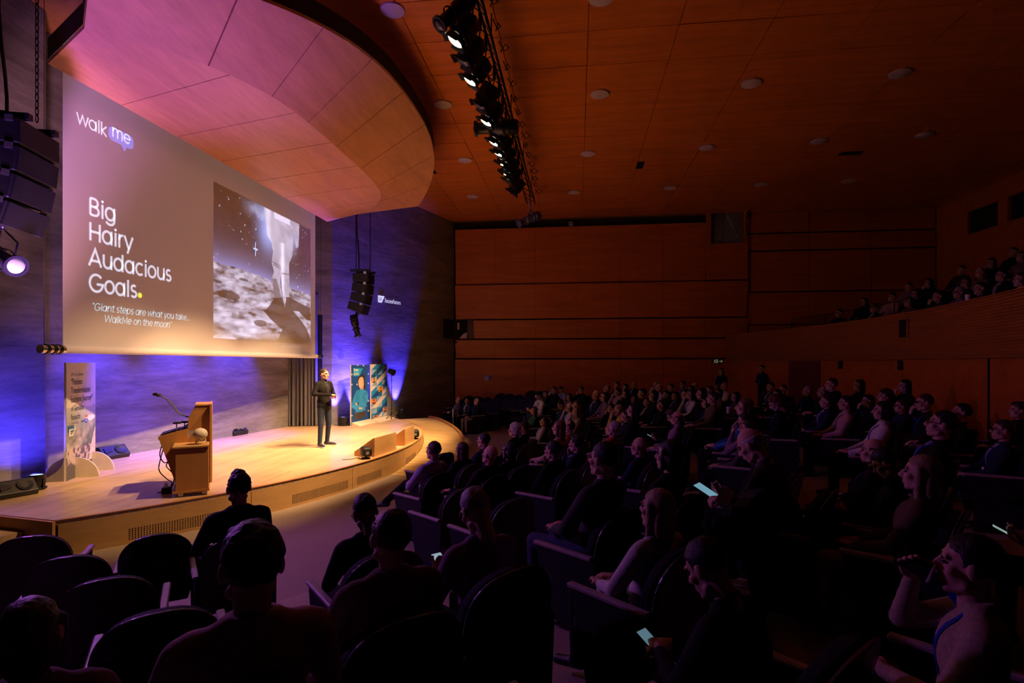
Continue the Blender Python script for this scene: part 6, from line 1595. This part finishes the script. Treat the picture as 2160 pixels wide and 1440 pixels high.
A(1354, 819, 0, 'lap', 'short', 'k', 'k', 'k', '', 'dark haired person in black behind the white jacket')
A(1369, 823, 0, 'lap', 'bob', 'k', 'k', 'k', '', 'person with round dark hair behind the beige blazer')
A(1400, 826, 0, 'chin', 'short', 'b', 'k', 'k', '', 'person in black half hidden left of the suit with glasses')
A(1397, 809, 0, 'chin', 'fringe', 'b', 'l', 'k', '', 'balding person in blue shirt with raised hand')
A(1415, 809, 0, 'lap', 'short', 'k', 'k', 'k', '', 'person in black near the side wall below the dark panels')
A(1384, 805, 0, 'chin', 'short', 'g', 'm', 'k', '', 'grey haired person with hand at face in the top row')
A(1440, 803, 0, 'fold', 'short', 'k', 'v', 'k', '', 'person in mauve sweater with folded arms in the top row')
A(1448, 821, 0, 'lap', 'long', 'k', 'k', 'k', 'L', 'person in dark cardigan with long hair and blue lanyard')
A(1458, 813, 0, 'lap', 'bob', 'k', 'k', 'k', '', 'person with dark bob just left of the white knit top')
A(1466, 806, 0, 'lap', 'fringe', 'b', 'k', 'k', '', 'balding person in black at the top row')
A(1469, 820, 0, 'chin', 'long', 'b', 'w', 'k', 'L', 'person in white knit top with hand at cheek')
A(1483, 818, 0, 'lap', 'bob', 'k', 'k', 'k', '', 'person in black right of the white knit top')
A(1489, 826, 0, 'lap', 'wavy', 'b', 'o', 'k', '', 'person in brown with wavy brown hair')
A(1498, 814, 0, 'lap', 'short', 'k', 'n', 'k', 'L', 'dark haired person in navy left of the striped scarf')
A(1515, 820, 0, 'lap', 'bob', 'k', 'm', 'k', 'L', 'person in brown striped scarf jacket with lanyard')
A(1527, 806, 0, 'lap', 'short', 'y', 'w', 'k', 'L', 'person in bright white shirt before the standing listener')
A(1552, 826, 0, 'lap', 'long', 'k', 'o', 'k', 'L', 'person with long black hair holding a paper cup')
A(1569, 836, 0, 'lap', 'long', 'a', 'u', 'k', '', 'person in blue scarf with long reddish hair')
A(1635, 834, 0, 'phone', 'curly', 'a', 'k', 'k', 'L', 'person with curly reddish hair looking down with lanyard')
A(1640, 821, 0, 'lap', 'bob', 'k', 'k', 'k', 'G', 'person with glasses and dark hair behind the reddish curls')
A(1625, 806, 0, 'lap', 'short', 'b', 'n', 'k', 'SLB', 'person in navy jacket with badge below the standing listener in black')
A(1652, 811, 0, 'lap', 'short', 'k', 'k', 'k', '', 'person in black left of the red-brown door')
A(1703, 814, 0, 'lap', 'short', 'g', 'k', 'k', 'LB', 'grey haired person in black with badge before the door')
A(1735, 815, 0, 'lap', 'fringe', 'b', 'k', 'k', '', 'balding person in black right of the door')
A(1768, 824, 0, 'lap', 'long', 'k', 'v', 'k', '', 'person with dark hair and mauve top below the rear wall')
A(1863, 821, 0, 'lap', 'curly', 'b', 'k', 'k', '', 'person with round curly brown hair seen from behind')
A(1768, 797, 10.8, 'lap', 'short', 'b', 'k', 'k', 'L', 'person in black in the last row under the balcony, left', sitz=floor_z(20))
A(1797, 800, 10.9, 'lap', 'long', 'k', 'k', 'k', '', 'person with long dark hair in the last row under the balcony', sitz=floor_z(20))
A(1908, 800, 10.4, 'chin', 'long', 'k', 'k', 'k', '', 'dark long haired person in the last row under the right plaque', sitz=floor_z(20))
# ---- front seats at the far end of the ramp
A(969, 839, 19.3, 'cross', 'bald', 'k', 'g', 'k', 'C', 'bald person in light grey jacket beyond the ramp', dyaw=-0.2)
A(986, 847, 18.9, 'lap', 'short', 'k', 'n', 'k', 'S', 'dark haired person in navy between the two beyond the ramp', 3)
A(1003, 843, 18.5, 'lap', 'short', 'w', 'k', 'c', 'L', 'grey haired person in black with tan trousers beyond the ramp')
settle()
# ---- standing listeners by the rear wall
def stander(x, y, D, hair, hc, top, leg, opts, label):
    H = ray_xy(x, y, D); z = floor_z(rho(H.x, H.y)); sc = max(0.9, min(1.08, (H.z - z) / head_local('stand')[1]))
    o, yw = origin_of(H, 'stand', sc); return person((o.x, o.y, z), yw, 'stand', hair, hc, top, leg, label, 0, opts, sc, None)
stander(1521, 776, 18.0, 'long', 'b', 'k', 'k', 'LB', 'standing person in black short sleeves with badge below the exit sign')
stander(1607, 770, 16.6, 'short', 'k', 'k', 'g', 'LB', 'standing person in black jacket alone before the rear wall')
# ---- balcony
def balcony(x, y, row, ps, hair, hc, top, opts, label):
    r = BR + 1.22 + 0.9 * row; z = balc_floor(r) ; best = None; top_ = head_local(ps)[1]
    for k in range(500):
        D = 5 + 0.04 * k; H = ray_xy(x, y, D); e_ = abs(math.hypot(H.x - BCX, H.y - BCY) - r)
        if H.y > FAR_Y - 0.4: break
        if best is None or e_ < best[0]: best = (e_, D)
    H = ray_xy(x, y, best[1]); o, yw = origin_of(H, ps, 1.0); sc = max(0.95, min(1.15, (H.z - z) / top_))
    for q in placed:
        if (Vector(q) - o).length < 0.56:
            a = math.atan2(o.y - BCY, o.x - BCX) + 0.6 / r; o = Vector((BCX + r * math.cos(a), BCY + r * math.sin(a)))
    placed.append((o.x, o.y))
    person((o.x, o.y, z), yw, ps, hair, hc, top, 'k', label, 0, opts, sc, 'spectators on the balcony')
    seat((o.x, o.y, z), yw, 'dark balcony seat under the ' + ' '.join(label.split()[:12]), 'balcony seats', True)
for e_ in ((1768, 622, 0, 'lap', 'short', 'k', 'k', 'LB', 'balcony person in black with white badge, leftmost above the parapet'),
           (1821, 617, 1, 'lap', 'long', 'k', 'k', '', 'balcony person with dark hair second from the left'),
           (1842, 622, 0, 'lap', 'short', 'b', 'k', 'SLG', 'balcony person in dark suit with bright white shirt'),
           (1880, 603, 1, 'lap', 'short', 'b', 'p', '', 'balcony person in light pink shirt behind the handrail'),
           (1915, 610, 0, 'lap', 'bob', 'b', 'm', 'G', 'balcony person in brown with bobbed hair leaning on the parapet'),
           (1930, 610, 1, 'lap', 'bob', 'k', 'k', '', 'balcony person half hidden behind the brown bob'),
           (1955, 597, 1, 'lap', 'short', 'b', 'k', '', 'balcony person in black left of the mauve sweater'),
           (1977, 603, 0, 'chin', 'short', 'b', 'g', '', 'balcony person in grey with chin on hand'),
           (2020, 585, 0, 'lap', 'short', 'g', 'v', 'G', 'balcony person in mauve sweater with glasses'),
           (2064, 583, 0, 'lap', 'short', 'k', 'n', 'LB', 'balcony person lit from below above the paper cup'),
           (2110, 560, 1, 'lap', 'short', 'k', 'k', 'S', 'balcony person in dark suit near the right picture edge'),
           (2150, 575, 0, 'lap', 'bob', 'b', 'g', 'B', 'balcony person in grey with badge at the right edge'),
           (1915, 584, 2, 'lap', 'short', 'b', 'v', '', 'balcony person with red-lit face in the second dark row'),
           (1957, 577, 2, 'lap', 'long', 'k', 'k', '', 'balcony person with long hair in the third row'),
           (1985, 580, 2, 'chin', 'short', 'b', 'b', '', 'balcony person in beige with raised hand'),
           (2035, 567, 1, 'lap', 'bob', 'b', 'k', 'G', 'balcony person with round glasses in the second row'),
           (2065, 557, 2, 'lap', 'short', 'g', 'm', '', 'balcony person in brown in the third row'),
           (2095, 560, 2, 'lap', 'short', 'k', 'k', '', 'balcony person in black in the third row'),
           (2025, 541, 3, 'lap', 'short', 'b', 'g', '', 'balcony person against the veneer wall, leftmost of the top rows'),
           (2090, 522, 3, 'chin', 'long', 'k', 'k', '', 'balcony person with long black hair against the veneer wall'),
           (2135, 513, 4, 'lap', 'short', 'k', 'k', '', 'topmost balcony person below the projection windows'),
           (2152, 520, 3, 'lap', 'bob', 'b', 'm', '', 'balcony person at the right edge in the top rows')):
    balcony(*e_)

# ================================================================== EMPTY SEATS
def put_seat(p, label, group, far):
    o = Vector((p.x, p.y))
    if any((Vector(q) - o).length < 0.57 for q in placed): return False
    placed.append((o.x, o.y)); seat((o.x, o.y, floor_z(rho(o.x, o.y))), yaw_for(o), label, group, far); return True
def seat_px(x, y):
    """floor point of a seat whose back top shows at (x, y)"""
    best = None
    for k in range(500):
        D = 1.4 + k * 0.04; H = ray_xy(x, y, D)
        if H.y > FAR_Y - 0.3: break
        e_ = abs(H.z - 0.92 - floor_z(rho(H.x, H.y)))
        if best is None or e_ < best[0]: best = (e_, H.copy())
    H = best[1]; yw = yaw_for(Vector((H.x, H.y))); return Vector((H.x, H.y, 0)) + rotz(yw) @ Vector((0, 0.40, 0))
for x, y, lab in ((60, 1132, 'empty dark seat at the left edge nearest the stage steps'), (140, 1165, 'empty dark seat second from the left edge with pale armrest'),
                  (222, 1206, 'empty dark seat in the middle of the left foreground'), (335, 1272, 'empty dark seat left of the pink shirt in the foreground'),
                  (330, 1126, 'empty dark seat directly left of the spiky-haired silhouette'), (640, 1108, 'empty dark seat right of the spiky-haired silhouette'),
                  (440, 1158, 'empty dark seat behind the spiky-haired silhouette'), (625, 1194, 'empty dark seat right of the pink shirt in the foreground'),
                  (850, 1010, 'empty dark seat behind the outstretched foot'), (943, 955, 'empty round-topped seat between white shirt and long dark hair'),
                  (1095, 1040, 'empty dark seat with pale rim before the grey sweater'), (985, 1020, 'empty dark seat with curved rim behind the bald head by the ramp'),
                  (1600, 1045, 'dark seat with coat hung over it right of the tablet reader')):
    p = seat_px(x, y); put_seat(p, lab, 'empty seats in the left block', False)
ORD = ('first', 'second', 'third', 'fourth', 'fifth', 'sixth', 'seventh', 'eighth', 'ninth', 'tenth', 'eleventh', 'twelfth', 'thirteenth', 'fourteenth', 'fifteenth', 'sixteenth')
for ri, R in enumerate(ROWS[0:4]):
    k = 0; n = int(R * math.radians(24) / 0.61); a = math.asin((FAR_Y - 0.6 - CY) / R)
    for j in range(n):
        p = pol(R, a - j * 0.61 / R)
        if a - j * 0.61 / R < math.radians(24) or (R < 13 and p.y < 16.5): break
        if p.x < -7.49 + (p.y - 16.0) * 0.339 + 0.75: continue
        if put_seat(p, '%s empty seat from the orange side wall in the %s curved row' % (ORD[k], ORD[ri]), 'empty seats beneath the side wall', True): k += 1

# ================================================================== THINGS HELD OR LAID DOWN
M_SCRN = emis('phone_screen', (0.30, 0.75, 0.95), 0.42)
def device(p, rot, w_, h_, name, label, cat, scr_m=M_SCRN):
    t = thing(name, label, cat, p); M = Matrix.Translation(p) @ rot
    bm = NB(); box(bm, (-w_ / 2, -h_ / 2, -0.004), (w_ / 2, h_ / 2, 0.003)); bevel(bm, 0.002, 1); bm.transform(M); obj('case', bm, M_BLACK, t)
    bm = NB(); box(bm, (-w_ / 2 + 0.004, -h_ / 2 + 0.006, 0.0032), (w_ / 2 - 0.004, h_ / 2 - 0.006, 0.0042), M); obj('display', bm, scr_m, t)
def facing_cam(p, up_tilt=0.2, roll=0.0):
    d = (Vector((0, 0, CAMZ)) - Vector(p)); d.z += up_tilt; return d.to_track_quat('Z', 'Y').to_matrix().to_4x4() @ rotz(roll)
def held(start, name, label, cat, w_, h_, m, loc=(0, 0.37, 0.75), lean=0.6):
    o = [q for q in bpy.data.objects if q.get('label', '').startswith(start)][0]; M = o.matrix_basis; p = M @ Vector(loc)
    n = (M @ POSES['phone']['head'].translation - p).normalized() + Vector((0, 0, lean)); fwd = M.to_3x3() @ Vector((0, 1, 0.6)); n.normalize(); y = (fwd - n * fwd.dot(n)).normalized(); x = y.cross(n)
    device(p, Matrix((x, y, n)).transposed().to_4x4(), w_, h_, name, label, cat, m)
held('grey haired person in pale pink shirt', 'mobile_phone', 'white-lit phone held by the grey haired person', 'phone', 0.072, 0.15, emis('white_screen', (0.55, 0.80, 1.0), 0.45))
held('person in black with hand at face over', 'tablet', 'bright cyan tablet on the lap of the reader', 'tablet', 0.17, 0.24, M_SCRN, (0, 0.42, 0.70))
held('person with tousled brown hair', 'mobile_phone', 'small cyan phone glowing mid stalls', 'phone', 0.075, 0.15, M_SCRN)
held('person in black looking down at a teal', 'mobile_phone', 'teal-edged phone held beside the blond person', 'phone', 0.072, 0.15, emis('teal_screen', (0.05, 0.45, 0.5), 0.35))
held('person in dark jacket bending', 'mobile_phone', 'dim blue phone in the hands of the bending person', 'phone', 0.07, 0.145, emis('dim_screen', (0.25, 0.55, 0.7), 0.3), (0, 0.47, 0.65))
held('person in black cut by the right', 'mobile_phone', 'phone glinting at the right picture edge', 'phone', 0.07, 0.145, emis('pale_screen', (0.5, 0.8, 0.75), 0.4))
p = ray_xy(1530, 1046, 4.3); bm = NB(); box(bm, (-0.05, -0.07, -0.001), (0.05, 0.07, 0.001), Matrix.Translation(p) @ facing_cam(p, 0.0, -0.45)); tag(obj('name_badge', bm, M_BADGE), 'pinkish conference badge hanging below the tablet', 'badge')
# dark drinking cup, paper cups
def cup(p, axis, r, h_, m, label, lid=None):
    t = thing('drinking_cup', label, 'cup', p); M = frame_to(p, axis)
    bm = NB(); lathe(bm, [(0, 0), (r * 0.75, 0), (r, h_), (r * 0.93, h_), (r * 0.7, 0.01), (0, 0.01)], 20, M); obj('cup_body', bm, m, t)
    bm = NB(); lathe(bm, [(r * 1.02, h_ - 0.004), (r * 1.06, h_), (r * 1.02, h_ + 0.006)], 20, M); obj('cup_rim', bm, lid or M_WHITE, t)
cp_ = [o for o in bpy.data.objects if o.get('label', '').startswith('person in beige blazer')][0].matrix_basis
c0 = cp_ @ Vector((0.01, 0.145, 1.14)); c1 = cp_ @ Vector((0.0, 0.030, 1.10)); cup(c0, c1 - c0, 0.04, (c1 - c0).length, pm('dark_cup', (.02, .02, .03), .4), 'dark paper cup raised to the mouth at lower right')
cup(ray_xy(1537, 872, 9.6), (0, 0, 1), 0.04, 0.11, pm('pink_paper', (.5, .38, .36), .6), 'pale paper cup held in the middle of the stalls')
a = on_rear(2043); cup(bpt(BR + 0.1, a, PZ1 + 0.026), (0, 0, 1), 0.045, 0.12, M_WHITE, 'white paper cup standing on the balcony parapet')
# coat over a seat
p = seat_px(1600, 1045); bm = NB(); yw = yaw_for(p); M = Matrix.Translation((p.x, p.y, floor_z(rho(p.x, p.y)))) @ rotz(yw); n = 16; prev = None
for i in range(n + 1):
    x = -0.30 + 0.60 * i / n; arch = 0.06 * (1 - (x / 0.3) ** 2); f = 0.015 * math.sin(i * 1.9)
    col = [bm.verts.new(M @ Vector((x, -0.27 + f, 0.60))), bm.verts.new(M @ Vector((x, -0.33, 0.90 + arch))), bm.verts.new(M @ Vector((x, -0.43, 0.92 + arch))), bm.verts.new(M @ Vector((x * 1.05, -0.47 + f, 0.70))), bm.verts.new(M @ Vector((x * 1.1, -0.46 - f, 0.35)))]
    if prev:
        for q in range(4): bm.faces.new((prev[q], col[q], col[q + 1], prev[q + 1])).smooth = True
    prev = col
bmesh.ops.solidify(bm, geom=bm.faces[:], thickness=0.02)
tag(obj('coat', bm, pm('violet_grey_coat', (.06, .05, .075), .85, .2, 30, bump=0.4)), 'dark coat draped over a seat back in the aisle block', 'coat')
# balcony handrail
for i, (x0, x1) in enumerate(((1672, 1735), (1742, 1803), (1803, 1888), (1888, 1960))):
    a0, a1 = on_rear(x0), on_rear(x1); t = thing('balcony_rail', ('first', 'second', 'third', 'fourth')[i] + ' section from the left of the thin black balcony handrail', 'handrail', bpt(BR + 0.1, a0, PZ1), 0, 'balcony handrail sections')
    bm = NB(); tube(bm, [bpt(BR + 0.1, lerp(a0, a1, s), PZ1 + 0.34) for s in np.linspace(0, 1, 5)], 0.012, 6); obj('rail', bm, M_BLACKM, t)
    bm = NB(); tube(bm, [bpt(BR + 0.1, a0, PZ1 + 0.02), bpt(BR + 0.1, a0, PZ1 + 0.34)], 0.012, 6); obj('post', bm, M_BLACKM, t)
